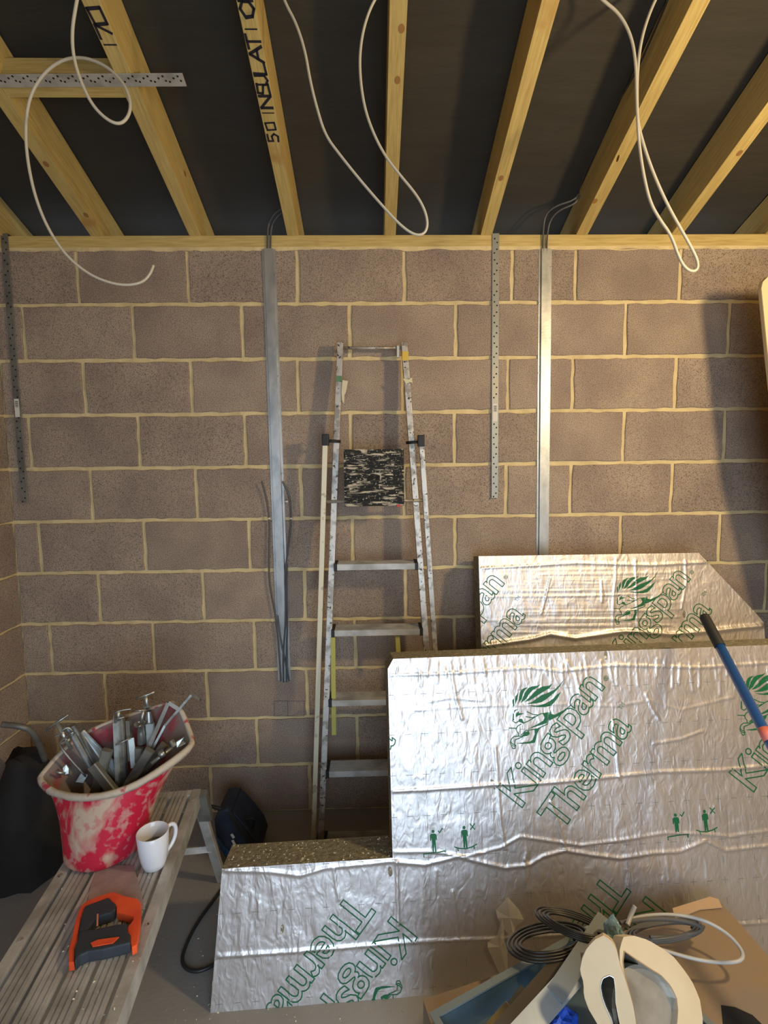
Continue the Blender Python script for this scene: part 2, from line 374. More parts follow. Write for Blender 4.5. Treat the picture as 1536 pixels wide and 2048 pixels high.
# noggin between the two left rafters
a = .0612-3*.3988+.0471; b = .0612-2*.3988
pb = on_roof(100, 180)
ng = MB().box((0, 0, 0), (b-a+.20, .045, .095)).build('noggin', WOOD, ce, bevel=.0015)
m_ = Matrix((Vector((1, 0, 0)), -SD, RNV)).transposed().to_4x4(); m_.translation = Vector((a-.20, pb.y-.02, pb.z+.02*RSL+.001)); ng.matrix_world = m_
ng2 = None

# ------------------------------------------------------------------ metal straps and channels on the wall
def holes(parent, pts, n, r=.0038):
    n = Vector(n); mb_ = MB()
    for p in pts:
        a = n.orthogonal().normalized(); b = n.cross(a)
        c = Vector(p)+n*.0004; mb_.add([c+a*math.cos(t*math.pi/4)*r+b*math.sin(t*math.pi/4)*r for t in range(8)], [tuple(range(8))])
    o = mb_.build('fixing_holes', HOLE, parent, fix=False); o['kind'] = 'stuff'; return o
def wall_strap(name, xtop, ytop, xbot, ybot, wd, label, mt, ys):
    t = atY(xtop, ytop, -.008); b = atY(xbot, ybot, -.014)
    e = empty(name, (b.x, 0, b.z)); tag(e, label, 'strap')
    MB().bar(t, b, wd, .0025, ch=.0006).build('strap_body', mt, e)
    MB().box((t.x-wd/2, -.0085, t.z-.002), (t.x+wd/2, .03, t.z+.0005)).build('bent_end', mt, e)
    d = (b-t); hp = []; L = d.length; k = int(L/.042)
    for i in range(k):
        hp.append(t+d*((i+.5)/k)+Vector((wd*.16*(1 if i % 2 else -1), -.0013, 0)))
        hp.append(t+d*((i+.85)/k)+Vector((wd*.2*(-1 if i % 2 else 1), -.0013, 0)))
    holes(e, hp, (0, -1, 0), .0034)
    s = t+d*ys; s2 = MB().box((s.x-wd*.33, s.y-.0022, s.z-.045), (s.x+wd*.33, s.y-.0013, s.z+.03)).build('sticker', LABELW, e)
    q = MB()
    for i in range(7): q.box((s.x-wd*.22, s.y-.0026, s.z+.02-i*.004), (s.x+wd*.22, s.y-.0022, s.z+.0215-i*.004+(.001 if i % 2 else 0)))
    q.build('barcode', INK, s2); return e
STRAPR = mat('right strap', (.30, .31, .28), .5, .55, col2=(.42, .32, .22), scale=2, lo=.45, hi=.7)
wall_strap('restraint_strap', 991.5, 467, 989.5, 996, .029, 'tall narrow perforated steel strap with a sticker, right of the ladder', STRAPR, .66)
wall_strap('restraint_strap', 8, 467, 49, 1006, .029, 'dull perforated steel strap hanging in the left corner of the wall', GALVD, .63)

def channel(name, xt, yt, xb, yb, wd, label):
    t = atY(xt, yt, -.004); b = atY(xb, yb, -.004); e = empty(name, b); tag(e, label, 'channel')
    d = (b-t).normalized(); sd = Vector((1, 0, 0)); n = Vector((0, -1, 0)); k = wd/.052
    pr = [(-.026, 0), (-.026, .002), (-.019, .002), (-.0165, .012), (.0165, .012), (.019, .002), (.026, .002), (.026, 0)]
    pr = [(a_*k, b_) for a_, b_ in pr]
    N_ = 30; path = [t+(b-t)*i/N_ for i in range(N_+1)]
    MB().sweep(path, pr, sd, n).build('channel_body', GALV, e)
    hp = [t+(b-t)*((i+.5)/9)+Vector((.0225*k*(-1)**i, -.0022, 0)) for i in range(9)]
    q = MB()
    for p in hp: q.lathe([(0, 0), (.0035, 0), (.003, -.0018), (0, -.0022)][::-1], p, 8, (0, 1, 0))
    s = q.build('fixing_nails', GALV, e, fix=True); s['kind'] = 'stuff'
    return t, b
cl = channel('cable_channel', 537.5, 499, 569, 1360, .056, 'long galvanised cable channel on the wall, left of the ladder, with loose cable tails')
cr = channel('cable_channel', 1090.5, 499, 1084.5, 1112, .054, 'galvanised cable channel running down the wall behind the rear foil board')

def cable(name, pts, r, mt, label=None, group=None, parent=None, sm=3, n=8, flat=1):
    o = MB().tube(pts, r, n, sm, flat).build(name, mt, parent, smooth=True)
    if label: tag(o, label, 'cable', group)
    return o
# twin cables feeding the channels from the roof
cable('grey_cable', [atY(562, 418, -.02), atY(548, 428, -.02), atY(536, 450, -.014), atY(535, 475, -.011), atY(534.5, 520, -.010)], .0036, CABLEG, 'grey cable entering the top of the left wall channel, outer of the pair')
cable('grey_cable', [atY(566, 424, -.02), atY(553, 434, -.02), atY(543, 452, -.014), atY(541, 475, -.011), atY(541, 520, -.010)], .0036, CABLEG, 'grey cable entering the top of the left wall channel, beside the rafter')
cable('grey_cable', [atY(1158, 385, -.10), atY(1150, 400, -.10), atY(1110, 412, -.07), atY(1090, 430, -.03), atY(1086, 465, -.014), atY(1086, 520, -.012)], .0036, CABLEG, 'grey cable curving into the right wall channel, upper of the pair')
cable('grey_cable', [atY(1160, 392, -.10), atY(1150, 408, -.10), atY(1118, 420, -.07), atY(1100, 440, -.03), atY(1094, 470, -.014), atY(1093, 520, -.012)], .0036, CABLEG, 'grey cable curving into the right wall channel, lower of the pair')
cable('dark_cable', [atY(1156, 387, -.10), atY(1175, 330, -.22), atY(1225, 220, -.38), atY(1270, 150, -.50), atY(1310, 60, -.62), atY(1335, 0, -.7)], .0035, CABLEB, 'thin black cable clipped along the side of a rafter at the upper right')
# cable tails hanging over the left channel
def W(px, py, y=-.02): return atY(px, py, y)
cable('cable_tail', [W(524, 963, -.03), W(534, 1000), W(540, 1050), W(538, 1100), W(538, 1150), W(541, 1180), W(553, 1240), W(558, 1300), W(562, 1362)], .0038, CABLEG, 'grey cable tail bowing out left of the left wall channel')
cable('cable_tail', [W(565, 963, -.03), W(579, 990), W(583, 1040), W(576, 1100), W(569, 1150), W(571, 1190), W(571, 1250), W(566, 1310), W(567, 1364)], .0038, CABLEG, 'grey cable tail bowing out right of the left wall channel')
cable('cable_tail', [W(574, 1130, -.014), W(573, 1180, -.018), W(575, 1240, -.02), W(573, 1300, -.02), W(573, 1364, -.02)], .0038, CABLEG, 'inner grey cable tail hanging down the left wall channel')
cable('cable_tail', [W(556, 1230, -.014), W(561, 1280, -.020), W(570, 1320, -.024), W(578, 1362, -.02)], .0036, CABLEG, 'short grey cable tail crossing at the foot of the left wall channel')
for px, py in ((538, 1037), (582, 1037), (573, 1003)):
    e = MB().tube([W(px-3, py, -.028), W(px+3, py, -.028)], .004, 8).build('cable_clip', LABELW, smooth=True); tag(e, {538: 'small white cable clip on the left cable tail', 582: 'small white cable clip on the right cable tail', 573: 'small white clip on the edge of the left wall channel'}[px], 'clip')
# pencil square drawn on a block
q = MB()
P_ = lambda x, y: Vector((atY(x, y, 0).x, -.0052, atY(x, y, 0).z))
for a, b in (((549, 1401), (609, 1401)), ((549, 1401), (549, 1431)), ((549, 1431), (609, 1431)), ((609, 1401), (609, 1431)), ((576, 1401), (576, 1431))):
    q.bar(P_(*a), P_(*b), .0016, .0006)
q.build('pencil_mark', mat('pencil', (.10, .08, .08), .8), wb)

# ------------------------------------------------------------------ roof strap and hanging cables
def RP(x, y, d=.004): return on_roof(x, y, d)
e = empty('restraint_strap', RP(370, 160)); tag(e, 'flat galvanised strap nailed under the rafters at the upper left, with punched holes', 'strap')
pl_, pr_ = RP(-40, 162), RP(369, 159.5)
MB().bar(pl_, pr_, .037, .003, up=-RNV, ch=.0006).build('strap_body', mat('bright strap', (.52, .50, .45), .5, .35, col2=(.36, .35, .31), scale=18, lo=.4, hi=.6), e)
hp = []
for i in range(26):
    x = -20+i*15; yv = 158.5
    hp.append(RP(x, yv-6 if i % 2 else yv+5, .0056)); hp.append(RP(x+7, yv+3 if i % 2 else yv-2, .0056))
holes(e, [p for p in hp if p.x < pr_.x-.01], -RNV, .0032)
def trace(pts, y0, y1): return [atY(x, y, y0+(y1-y0)*i/(len(pts)-1)) for i, (x, y) in enumerate(pts)]
cable('hanging_cable', trace([(160, -30), (152, 10), (144, 60), (146, 110), (160, 160), (185, 212), (218, 243), (243, 249), (260, 228), (261, 200), (247, 165), (215, 133), (170, 114), (125, 118), (85, 148), (58, 195),
      (50, 260), (56, 330), (72, 400), (98, 462), (135, 515), (180, 550), (220, 566), (255, 571), (285, 565), (300, 549), (307, 531)], -.88, -.66), .0040, CABLEW, 'pale cable making two loose loops with its cut end over the left of the wall', None)
cable('hanging_cable', trace([(555, -40), (570, 5), (592, 45), (610, 100), (620, 160), (632, 210), (650, 270), (680, 310), (720, 360), (765, 412), (800, 450), (828, 470), (848, 469), (856, 450), (850, 420), (832, 388),
      (800, 350), (772, 315), (748, 270), (730, 220), (721, 165), (719, 110), (727, 55), (745, 5), (770, -30)], -.80, -.80), .0036, CABLEW, 'pale cable hanging in one long loop beside the middle rafter')
cable('hanging_cable', trace([(1180, -25), (1205, 0), (1240, 28), (1264, 75), (1272, 130), (1273, 190), (1275, 245), (1290, 300), (1310, 355), (1335, 410), (1360, 455), (1380, 490), (1395, 520), (1396, 538), (1384, 544), (1368, 534),
      (1356, 510), (1342, 470), (1320, 440), (1300, 405), (1287, 350), (1278, 290), (1274, 220), (1274, 150), (1281, 85), (1297, 30), (1320, -20)], -.72, -.72), .0042, CABLEW, 'thick pale cable hanging in a narrow loop at the right of the ceiling')

# ------------------------------------------------------------------ stepladder
lad = empty('step_ladder', (0, -.2, 0)); tag(lad, 'paint-splashed aluminium stepladder folded flat and leaning on the block wall', 'ladder')
TL, TR = atY(681, 686, -.06), atY(808, 686, -.06)
BL, BR = Vector((-.236, -.235, .0)), Vector((.262, -.235, .0))
def stile(t, s): A, B = (TL, BL) if s < 0 else (TR, BR); return A+(B-A)*t
for s in (-1, 1):
    A, B = (TL, BL) if s < 0 else (TR, BR); d = (B-A).normalized()
    sd = Vector((1, 0, 0)); nn = Vector((0, -1, 0))
    o = MB().sweep([A+(B-A)*i/12*.985 for i in range(13)], [(-.012, -.02), (.012, -.02), (.012, -.017), (-.009*s*-1 if 0 else -.012, .02), (.012, .02)][:2]+[(.012, .02), (-.012, .02)], sd, nn).build('front_stile', ALU, lad, bevel=.002)
    MB().box((B.x-.016, B.y-.026, 0), (B.x+.016, B.y+.026, .05)).build('foot', BLACKPL, lad, bevel=.004)
tb = MB().tube([TL+Vector((0, 0, -.02)), TR+Vector((0, 0, -.02))], .0062, 10).build('top_rail', ALU, lad, smooth=True)
MB().box((TR.x-.030, TR.y-.012, TR.z-.06), (TR.x-.020, TR.y+.002, TR.z-.012)).build('rail_bracket', ALU, lad)
def z_for(py, s=-1):
    lo, hi = 0, 1
    for _ in range(40):
        t = (lo+hi)/2; P = stile(t, s)+Vector((0, -.03, 0)); d = P-CAM; y = 1024-F*d.dot(AU)/d.dot(_f)
        if y < py: lo = t
        else: hi = t
    return (lo+hi)/2
for py in (1141, 1273, 1413, 1555, 1702):
    t = z_for(py); A, B = stile(t, -1)+Vector((.012, 0, 0)), stile(t, 1)-Vector((.012, 0, 0))
    tr = MB(); z = A.z; y = A.y-.03; depth = .082
    tr.box((A.x, y, z), (B.x, y+.004, z+.024))
    tr.box((A.x, y+.001, z+.018), (B.x, y+depth, z+.0215))
    k = 8
    for i in range(k):
        yy = y+.002+i*(depth-.006)/k; tr.box((A.x, yy, z+.021), (B.x, yy+.0045, z+.0245))
    tr.box((A.x, y+depth-.003, z), (B.x, y+depth, z+.0235))
    trd = tr.build('tread', ALUD, lad)
    for xx in (A.x, B.x-.012):
        MB().box((xx-.001, y-.0006, z-.004), (xx+.013, y+depth+.001, z+.0265)).build('tread_end_cap', BLACKPL, trd, bevel=.002)
# rear frame
RTL, RTR = atY(651, 874, -.13), atY(842, 876, -.13)
RBL, RBR = Vector((-.272, -.175, 0)), Vector((.298, -.175, 0))
for T_, B_, s in ((RTL, RBL, -1), (RTR, RBR, 1)):
    MB().sweep([T_+(B_-T_)*i/12 for i in range(13)], [(-.010, -.012), (.010, -.012), (.010, .012), (-.010, .012)], Vector((1, 0, 0)), Vector((0, -1, 0))).build('rear_stile', CREAMALU if s < 0 else ALU, lad, bevel=.002)
    MB().box((T_.x-.014, T_.y-.018, T_.z-.035), (T_.x+.014, T_.y+.018, T_.z+.012)).build('hinge_cap', BLACKPL, lad, bevel=.005)
    MB().tube([T_+Vector((0, .0, -.015)), T_+Vector((-s*.06, .012, -.018))], .006, 8).build('hinge_pin', BLACKPL if s else ALU, lad, smooth=True)
c = RBL+(RTL-RBL)*.17; c2 = RBR+(RTR-RBR)*.17
MB().tube([c, c2], .009, 12).build('cross_rail', ALU, lad, smooth=True)
# platform
pz0 = atY(687, 1013, -.17).z; pz1 = atY(690, 899, -.17).z; px0 = atY(688, 950, -.17).x; px1 = atY(808, 950, -.17).x
pf = MB().box((px0, -.172, pz0), (px1, -.155, pz1)).build('platform', SPLAT, lad, bevel=.003)
q = MB(); nr = 15
for i in range(nr):
    zz = pz0+.012+i*(pz1-pz0-.024)/nr
    if abs(zz-(pz0+pz1)/2) < .016:
        q.box((px0+.008, -.1765, zz), ((px0+px1)/2-.030, -.172, zz+.009)); q.box(((px0+px1)/2+.030, -.1765, zz), (px1-.008, -.172, zz+.009))
    else: q.box((px0+.008, -.1765, zz), (px1-.008, -.172, zz+.009))
q.build('platform_ribs', SPLAT, pf)
cxm = (px0+px1)/2; czm = (pz0+pz1)/2
for s in (-1, 1): MB().box((cxm+s*.014-.009, -.1735, czm-.010), (cxm+s*.014+.009, -.1718, czm+.010)).build('grip_hole', HOLE, pf)
MB().tube([Vector((stile(.32, -1).x-.045, -.14, pz0+.018)), Vector((stile(.32, 1).x+.045, -.14, pz0+.018))], .0065, 10).build('platform_rod', ALU, lad, smooth=True)
MB().box((px1-.030, -.178, pz0-.004), (px1-.015, -.172, pz0+.006)).build('red_paint_dab', REDP, pf)
# tape, dabs and strap on the ladder
for (x, y, w_, h_, m_, s) in ((677, 757, 15, 12, GRN, -1), (811, 711, 10, 18, YELL, 1)):
    t = z_for(y, s); P = stile(t, s); MB().box((P.x-.0125, P.y-.0215, P.z-h_/1000), (P.x+.0125, P.y-.0195, P.z+h_/1000)).build('tape_band', m_, lad)
P = stile(z_for(765, -1), -1)
MB().prism([atY(x, y, P.y-.03) for x, y in ((685, 760), (696, 762), (692, 784), (689, 790), (688, 808), (684, 800), (683, 785))], (0, .002, 0)).build('torn_tape', PAPER, lad)
P = stile(z_for(765, 1), 1)
MB().prism([atY(x, y, P.y-.03) for x, y in ((806, 757), (817, 759), (824, 755), (825, 766), (820, 764), (812, 768))], (0, .006, 0)).build('torn_tape', PAPER, lad)
MB().bar(atY(666, 1275, -.19), atY(668, 1470, -.20), .018, .002).build('webbing_strap', STRAPY, lad)
MB().bar(atY(795, 1272, -.17), atY(797, 1310, -.17), .018, .002).build('webbing_strap', STRAPY, lad)

# ------------------------------------------------------------------ foil faced insulation boards
def pn(u, v, s, k): return mnoise.noise(Vector((u*s[0]+k*17.3, v*s[1]-k*5.1, k)))
class Board:
    def __init__(s, name, O, yaw, lean, label):
        s.U = Vector((math.cos(yaw), math.sin(yaw), 0)); Nh = Vector((math.sin(yaw), -math.cos(yaw), 0))
        s.V = -Nh*math.sin(lean)+Vector((0, 0, math.cos(lean))); s.N = s.U.cross(s.V); s.O = Vector(O)
        s.e = bpy.data.objects.new(name, None); COL.objects.link(s.e); s.e.empty_display_size = .05
        s.M = Matrix((s.U, s.V, s.N)).transposed().to_4x4(); s.M.translation = s.O; s.e.matrix_world = s.M
        tag(s.e, label, 'board'); s.folds = []
    def px(s, x, y):
        P = on_plane(x, y, s.O, s.N)-s.O; return Vector((P.dot(s.U), P.dot(s.V)))
    def disp(s, u, v):
        d = .0011*pn(u, v, (34, 13), 1)+.0014*pn(u+.3*v, v, (14, 8), 2)
        for f in s.folds: d += f(u, v)
        return d
    def sub(s, mb_, name, mt, smooth=False, parent=None, fix=False):
        o = link(name, mb_.mesh(name, 0, fix), mt, parent or s.e, smooth); return o
    def grid(s, name, rows, ul, ur, step, parent=None, mb_=None):
        nu = int((ur(rows[0])-ul(rows[0]))/step); vs = []; fs = []
        for v in rows:
            a, b = ul(v), ur(v)
            for i in range(nu+1):
                u = a+(b-a)*i/nu; ed = min(1, min(u-a, b-u)/.012+.0)
                vs.append((u, v, .0015+s.disp(u, v)*max(ed, 0)))
        for j in range(len(rows)-1):
            for i in range(nu): k = j*(nu+1)+i; fs.append((k, k+1, k+nu+2, k+nu+1))
        mb_.add(vs, fs)
def hfold(pts, amp, wd):  # crease following a polyline u->v
    us = [p[0] for p in pts]; vs_ = [p[1] for p in pts]
    def f(u, v):
        if u < us[0]-.01 or u > us[-1]+.01: return 0
        v0 = float(np.interp(u, us, vs_)); x = (v-v0)/wd
        return amp*math.exp(-x*x) if abs(x) < 4 else 0
    return f
def vfold(pts, amp, wd):
    vs_ = [p[1] for p in pts]; us = [p[0] for p in pts]
    if vs_[0] > vs_[-1]: vs_, us = vs_[::-1], us[::-1]
    lo, hi = vs_[0], vs_[-1]
    def f(u, v):
        if v < lo or v > hi: return 0
        x = (u-float(np.interp(v, vs_, us)))/wd
        return amp*math.exp(-x*x) if abs(x) < 4 else 0
    return f

# printed marks -------------------------------------------------
_outl = {}
def text_outline(s):
    if s in _outl: return _outl[s]
    c = bpy.data.curves.new('t', 'FONT'); c.body = s; c.size = 1; c.resolution_u = 3; c.offset = .012; c.space_character = .95
    o = bpy.data.objects.new('t', c); COL.objects.link(o); bpy.context.view_layer.update()
    me = bpy.data.meshes.new_from_object(o.evaluated_get(bpy.context.evaluated_depsgraph_get()))
    bm = bmesh.new(); bm.from_mesh(me); bmesh.ops.remove_doubles(bm, verts=bm.verts, dist=1e-5)
    ed = [(e_.verts[0].co.copy(), e_.verts[1].co.copy()) for e_ in bm.edges if len(e_.link_faces) == 1]
    xs = [v.co.x for v in bm.verts]; x0, x1 = min(xs), max(xs)
    bm.free(); bpy.data.meshes.remove(me); bpy.data.objects.remove(o); bpy.data.curves.remove(c)
    r = [((a.x-x0)/(x1-x0), a.y, (b.x-x0)/(x1-x0), b.y) for a, b in ed]; _outl[s] = r; return r
LION = dict(poly=[
 [(180,820),(160,720),(158,660),(195,620),(195,700),(200,760)], [(215,750),(215,640),(230,570),(285,500),(275,560),(270,640)],
 [(250,755),(300,690),(300,600),(320,500),(360,430),(420,395),(500,380),(430,440),(390,520),(360,640)],
 [(340,720),(390,600),(430,500),(500,400),(580,360),(700,345),(780,310),(700,385),(600,440),(520,530),(460,630)],
 [(430,690),(540,590),(640,480),(720,410),(820,360),(960,345),(1045,285),(970,400),(880,450),(780,510),(640,600),(520,670)],
 [(470,740),(600,690),(700,620),(800,550),(960,490),(1080,430),(1200,320),(1300,170),(1210,340),(1090,480),(1000,560),(900,640),(800,700),(680,730)],
 [(500,770),(700,780),(860,740),(980,680),(1060,620),(1130,540),(1220,480),(1150,610),(1080,700),(1000,780),(880,810),(740,810),(620,800)],
 [(235,1030),(235,960),(300,900),(300,940),(420,950),(300,990)], [(190,950),(200,880),(290,850),(220,900)],
 [(160,1110),(172,950),(195,960),(190,1060),(200,1095)], [(280,1130),(310,1070),(370,1070),(410,1150),(380,1165),(330,1140)],
 [(815,945),(940,925),(930,1080),(910,1160),(760,1210),(480,1300),(700,1190),(830,1110),(870,1040)],
 [(960,1110),(950,1050),(990,880),(1010,960),(1080,980),(1320,860),(1500,700),(1320,900),(1200,990),(1060,1060)],
 [(370,1430),(430,1360),(520,1330),(540,1400),(480,1440),(380,1455)],
 [(640,1300),(760,1280),(700,1390),(680,1500),(650,1590),(520,1610),(380,1615),(240,1605),(540,1565),(600,1530),(650,1400)]],
 line=[[(160,1110),(230,1160),(290,1125)], [(390,1165),(520,1110),(640,1040),(740,975),(820,945)], [(480,910),(600,970),(720,985)], [(450,1020),(600,1045),(650,1020)],
 [(350,1180),(270,1230),(240,1290),(260,1350),(290,1380),(290,1430)], [(80,1270),(250,1275)], [(390,1445),(200,1450),(140,1500),(120,1560),(160,1620),(210,1630),(215,1530),(380,1460)],
 [(110,1580),(130,1640),(200,1670),(230,1640)], [(140,1670),(170,1720),(220,1715),(235,1650)], [(470,1310),(350,1420)], [(480,1320),(700,1290),(930,1180),(960,930)]])
EMX = lambda x, y: (1010+x/10.97, 1340+y/10.97)
def inside(poly, u, v):
    r = False; n_ = len(poly)
    for i in range(n_):
        a, b = poly[i], poly[(i+1) % n_]
        if (a[1] > v) != (b[1] > v) and u < (b[0]-a[0])*(v-a[1])/(b[1]-a[1])+a[0]: r = not r
    return r
def stroke_seg(B, mb_, a, b, w_, poly):
    d = b-a; L = d.length
    if L < 1e-5: return
    k = max(1, int(L/.008)); d = d/L; nn = Vector((-d.y, d.x))*w_/2
    for i in range(k):
        p = a+d*(L*i/k-w_*.3); q = a+d*(L*(i+1)/k+w_*.3); mid = (p+q)/2
        if not inside(poly, mid.x, mid.y): continue
        vs = []
        for t in (p+nn, p-nn, q-nn, q+nn): vs.append((t.x, t.y, .0015+B.disp(t.x, t.y)+.0009))
        mb_.add(vs, [(0, 1, 2, 3)])
def fill_poly(B, pts, poly, out):
    bm = bmesh.new(); vs = [bm.verts.new((p.x, p.y, 0)) for p in pts]
    try: bm.faces.new(vs)
    except ValueError: bm.free(); return
    bmesh.ops.triangulate(bm, faces=bm.faces[:])
    for _ in range(4):
        es = [e_ for e_ in bm.edges if e_.calc_length() > .012]
        if not es: break
        bmesh.ops.subdivide_edges(bm, edges=es, cuts=1); bmesh.ops.triangulate(bm, faces=[f for f in bm.faces if len(f.verts) > 3])
    for f in bm.faces:
        c = f.calc_center_median()
        if inside(poly, c.x, c.y): out.add([(v.co.x, v.co.y, .0015+B.disp(v.co.x, v.co.y)+.0009) for v in f.verts], [(0, 1, 2)])
    bm.free()
def put_text(B, mb_, s, P0, ang, length, height, poly, w_=.0034):
    dx = Vector((math.cos(ang), math.sin(ang))); dy = Vector((-dx.y, dx.x))
    for x0, y0, x1, y1 in text_outline(s):
        stroke_seg(B, mb_, P0+dx*x0*length+dy*y0*height, P0+dx*x1*length+dy*y1*height, w_, poly)

# local layout of the repeat, measured on the front board: everything relative to the foot of the K
FB = Board('insulation_board', (-.496, -.881, 0), .047, rad(12), 'L-shaped foil-faced insulation board with green print, nearest the camera')
ANG = rad(50.4); K0 = FB.px(1043, 1614)
_c, _s = math.cos(-ANG), math.sin(-ANG)
def loc(x, y): p = FB.px(x, y)-K0; return Vector((p.x*_c-p.y*_s, p.x*_s+p.y*_c))
LIONL = dict(poly=[[loc(*EMX(*p)) for p in q] for q in LION['poly']], line=[[loc(*EMX(*p)) for p in q] for q in LION['line']])
T0 = loc(1127, 1657)
RG0 = loc(1212, 1364); TM0 = loc(1241, 1419)
PER = FB.px(1506, 1583)-K0
def put_logo(B, P0, ang, poly, out):
    c_, s_ = math.cos(ang), math.sin(ang); R = lambda p: Vector((P0.x+p.x*c_-p.y*s_, P0.y+p.x*s_+p.y*c_))
    put_text(B, out, 'Kingspan', P0, ang, .462, .142, poly)
    put_text(B, out, 'Therma', R(T0+Vector((-.012, 0))), ang, .398, .142, poly)
    put_text(B, out, '®', R(RG0), ang, .018, .022, poly, .0007)
    put_text(B, out, 'TM', R(TM0), ang, .022, .018, poly, .0007)
    for q in LIONL['poly']: fill_poly(B, [R(p) for p in q], poly, out)
    for q in LIONL['line']:
        for a, b in zip(q, q[1:]): stroke_seg(B, out, R(a), R(b), .0026, poly)
def put_icons(B, o, poly, out, k=.0015):
    # two little standing figures: a flat board with a tick, a bowed board with a cross
    def X(x, y): return Vector((o.x+(x-400)*k*.103, o.y-(y-760)*k*.103))
    def circ(cx, cy, r): return [X(cx+r*math.cos(t*.7), cy+r*math.sin(t*.7)) for t in range(9)]
    for dx, dy in ((0, 0), (630, -38)):
        fill_poly(B, circ(383+dx, 365+dy, 32), poly, out)
        fill_poly(B, [X(x+dx, y+dy) for x, y in ((345, 408), (425, 408), (452, 435), (456, 530), (434, 530), (428, 470), (432, 620), (436, 745), (408, 748), (398, 600), (388, 748), (360, 745), (352, 540), (342, 480), (338, 540), (318, 535), (316, 435))], poly, out)
    for p in ([(180, 780), (620, 745)], [(180, 780), (185, 840)], [(610, 750), (612, 810)], [(485, 360), (515, 395), (572, 312)], [(1140, 265), (1230, 370)], [(1230, 265), (1145, 372)],
              [(808, 682), (900, 715), (1030, 728), (1160, 700), (1258, 655)], [(870, 712), (880, 760)], [(1200, 690), (1205, 735)]):
        for a, b in zip(p, p[1:]): stroke_seg(B, out, X(*a), X(*b), .0030, poly)
def put_grid(B, o, ang, poly, out, stepu=.105, stepv=.122):
    for i in range(-12, 26):
        for j in range(-10, 14):
            for (du, dv, kind) in ((0, 0, 'p'), (.5, 0, 'h'), (0, .5, 'v')):
                c_ = o+Vector(((i+du)*stepu, (j+dv)*stepv))
                if kind in 'ph': stroke_seg(B, out, c_-Vector((.010, 0)), c_+Vector((.010, 0)), .0009, poly)
                if kind in 'pv': stroke_seg(B, out, c_-Vector((0, .010)), c_+Vector((0, .010)), .0009, poly)

def make_board(B, poly, rows_fn, th, ulr, edge=.0):
    # core
    core = MB().prism([(u, v, 0) for u, v in poly], (0, 0, -th)); B.sub(core, 'foam_core', FOAM, fix=True)
    g = MB()
    for v0, v1, ul, ur in ulr:
        n_ = max(2, int((v1-v0)/.0042)); rows = [v0+(v1-v0)*i/n_ for i in range(n_+1)]
        B.grid('f', rows, ul, ur, .0042, mb_=g)
    f = B.sub(g, 'foil_facing', FOIL, smooth=True)
    back = MB().prism([(u, v, -th) for u, v in poly], (0, 0, -.001)); B.sub(back, 'back_facing', PAPER, fix=True)
    return f

# front board
u_r = 1.95
nl = FB.px(445, 1740); ni = FB.px(786, 1712); tl = FB.px(775, 1318)
vn = .392; vt = .987
FB.folds = [
 hfold([tuple(FB.px(x, y)) for x, y in ((785, 1582), (860, 1578), (1000, 1568), (1077, 1566), (1200, 1555), (1320, 1543), (1440, 1540), (1540, 1530), (1700, 1522))], .0040, .0045),
 hfold([tuple(FB.px(x, y)) for x, y in ((425, 1912), (570, 1903), (700, 1893), (830, 1882), (1000, 1876), (1180, 1865), (1600, 1840))], .0045, .0045),
 hfold([tuple(FB.px(x, y)) for x, y in ((450, 1740), (540, 1742), (600, 1750), (650, 1735), (780, 1722), (850, 1728), (915, 1712), (1010, 1735), (1060, 1728), (1085, 1712), (1130, 1700), (1180, 1708), (1240, 1716), (1300, 1706), (1360, 1702), (1410, 1680), (1450, 1700), (1540, 1690))], .0040, .0048),
 hfold([tuple(FB.px(x, y)) for x, y in ((780, 1703), (860, 1702), (930, 1712), (1000, 1695), (1040, 1672), (1160, 1690), (1240, 1680), (1330, 1665), (1400, 1667), (1460, 1672), (1540, 1660))], .0032, .0038),
 hfold([tuple(FB.px(x, y)) for x, y in ((780, 1350), (860, 1348), (960, 1342), (1060, 1335), (1120, 1342), (1230, 1330), (1400, 1335), (1540, 1325))], .0026, .0040),
 hfold([tuple(FB.px(x, y)) for x, y in ((830, 1420), (940, 1412), (1120, 1408), (1230, 1412), (1300, 1400), (1360, 1420), (1460, 1395))], .0016, .003),
 hfold([tuple(FB.px(x, y)) for x, y in ((1310, 1486), (1360, 1478), (1400, 1463))], .003, .003),
 hfold([tuple(FB.px(x, y)) for x, y in ((860, 1402), (900, 1395), (960, 1400))], .002, .004)]
for i in range(44):
    x = 795+i*19+random.uniform(-8, 8); l = random.uniform(14, 60); y = 1310+random.uniform(0, 26)
    FB.folds.append(vfold([tuple(FB.px(x, y)), tuple(FB.px(x+random.uniform(-5, 8), y+l))], random.uniform(.0015, .0034), .003))
for i in range(60):
    x = random.uniform(460, 1500); y = random.uniform(1590 if x > 790 else 1760, 1960); l = random.uniform(20, 70)
    FB.folds.append(vfold([tuple(FB.px(x, y)), tuple(FB.px(x+random.uniform(-5, 5), y+l))], random.uniform(.0008, .0024), .003))
for pts in (((900, 1320), (905, 1360), (912, 1400), (925, 1440)), ((1130, 1320), (1150, 1345), (1160, 1390)), ((905, 1780), (912, 1830), (918, 1880)), ((793, 1720), (795, 1790), (797, 1850)), ((1225, 1440), (1232, 1500), (1238, 1560)), ((668, 1735), (672, 1770), (678, 1800)),
            ((990, 1490), (995, 1560), (1000, 1640), (1010, 1700)), ((1100, 1600), (1120, 1660), (1130, 1700)), ((1290, 1385), (1302, 1415), (1318, 1440))):
    FB.folds.append(vfold([tuple(FB.px(*p)) for p in pts], .0035, .0035))
lr = lambda v: .002+.030*max(0, v)/vn
polyF = [(0, 0), (u_r, 0), (u_r, vt), (tl.x+.018, vt), (tl.x, vt-.03), (ni.x, vn), (lr(vn), vn)]
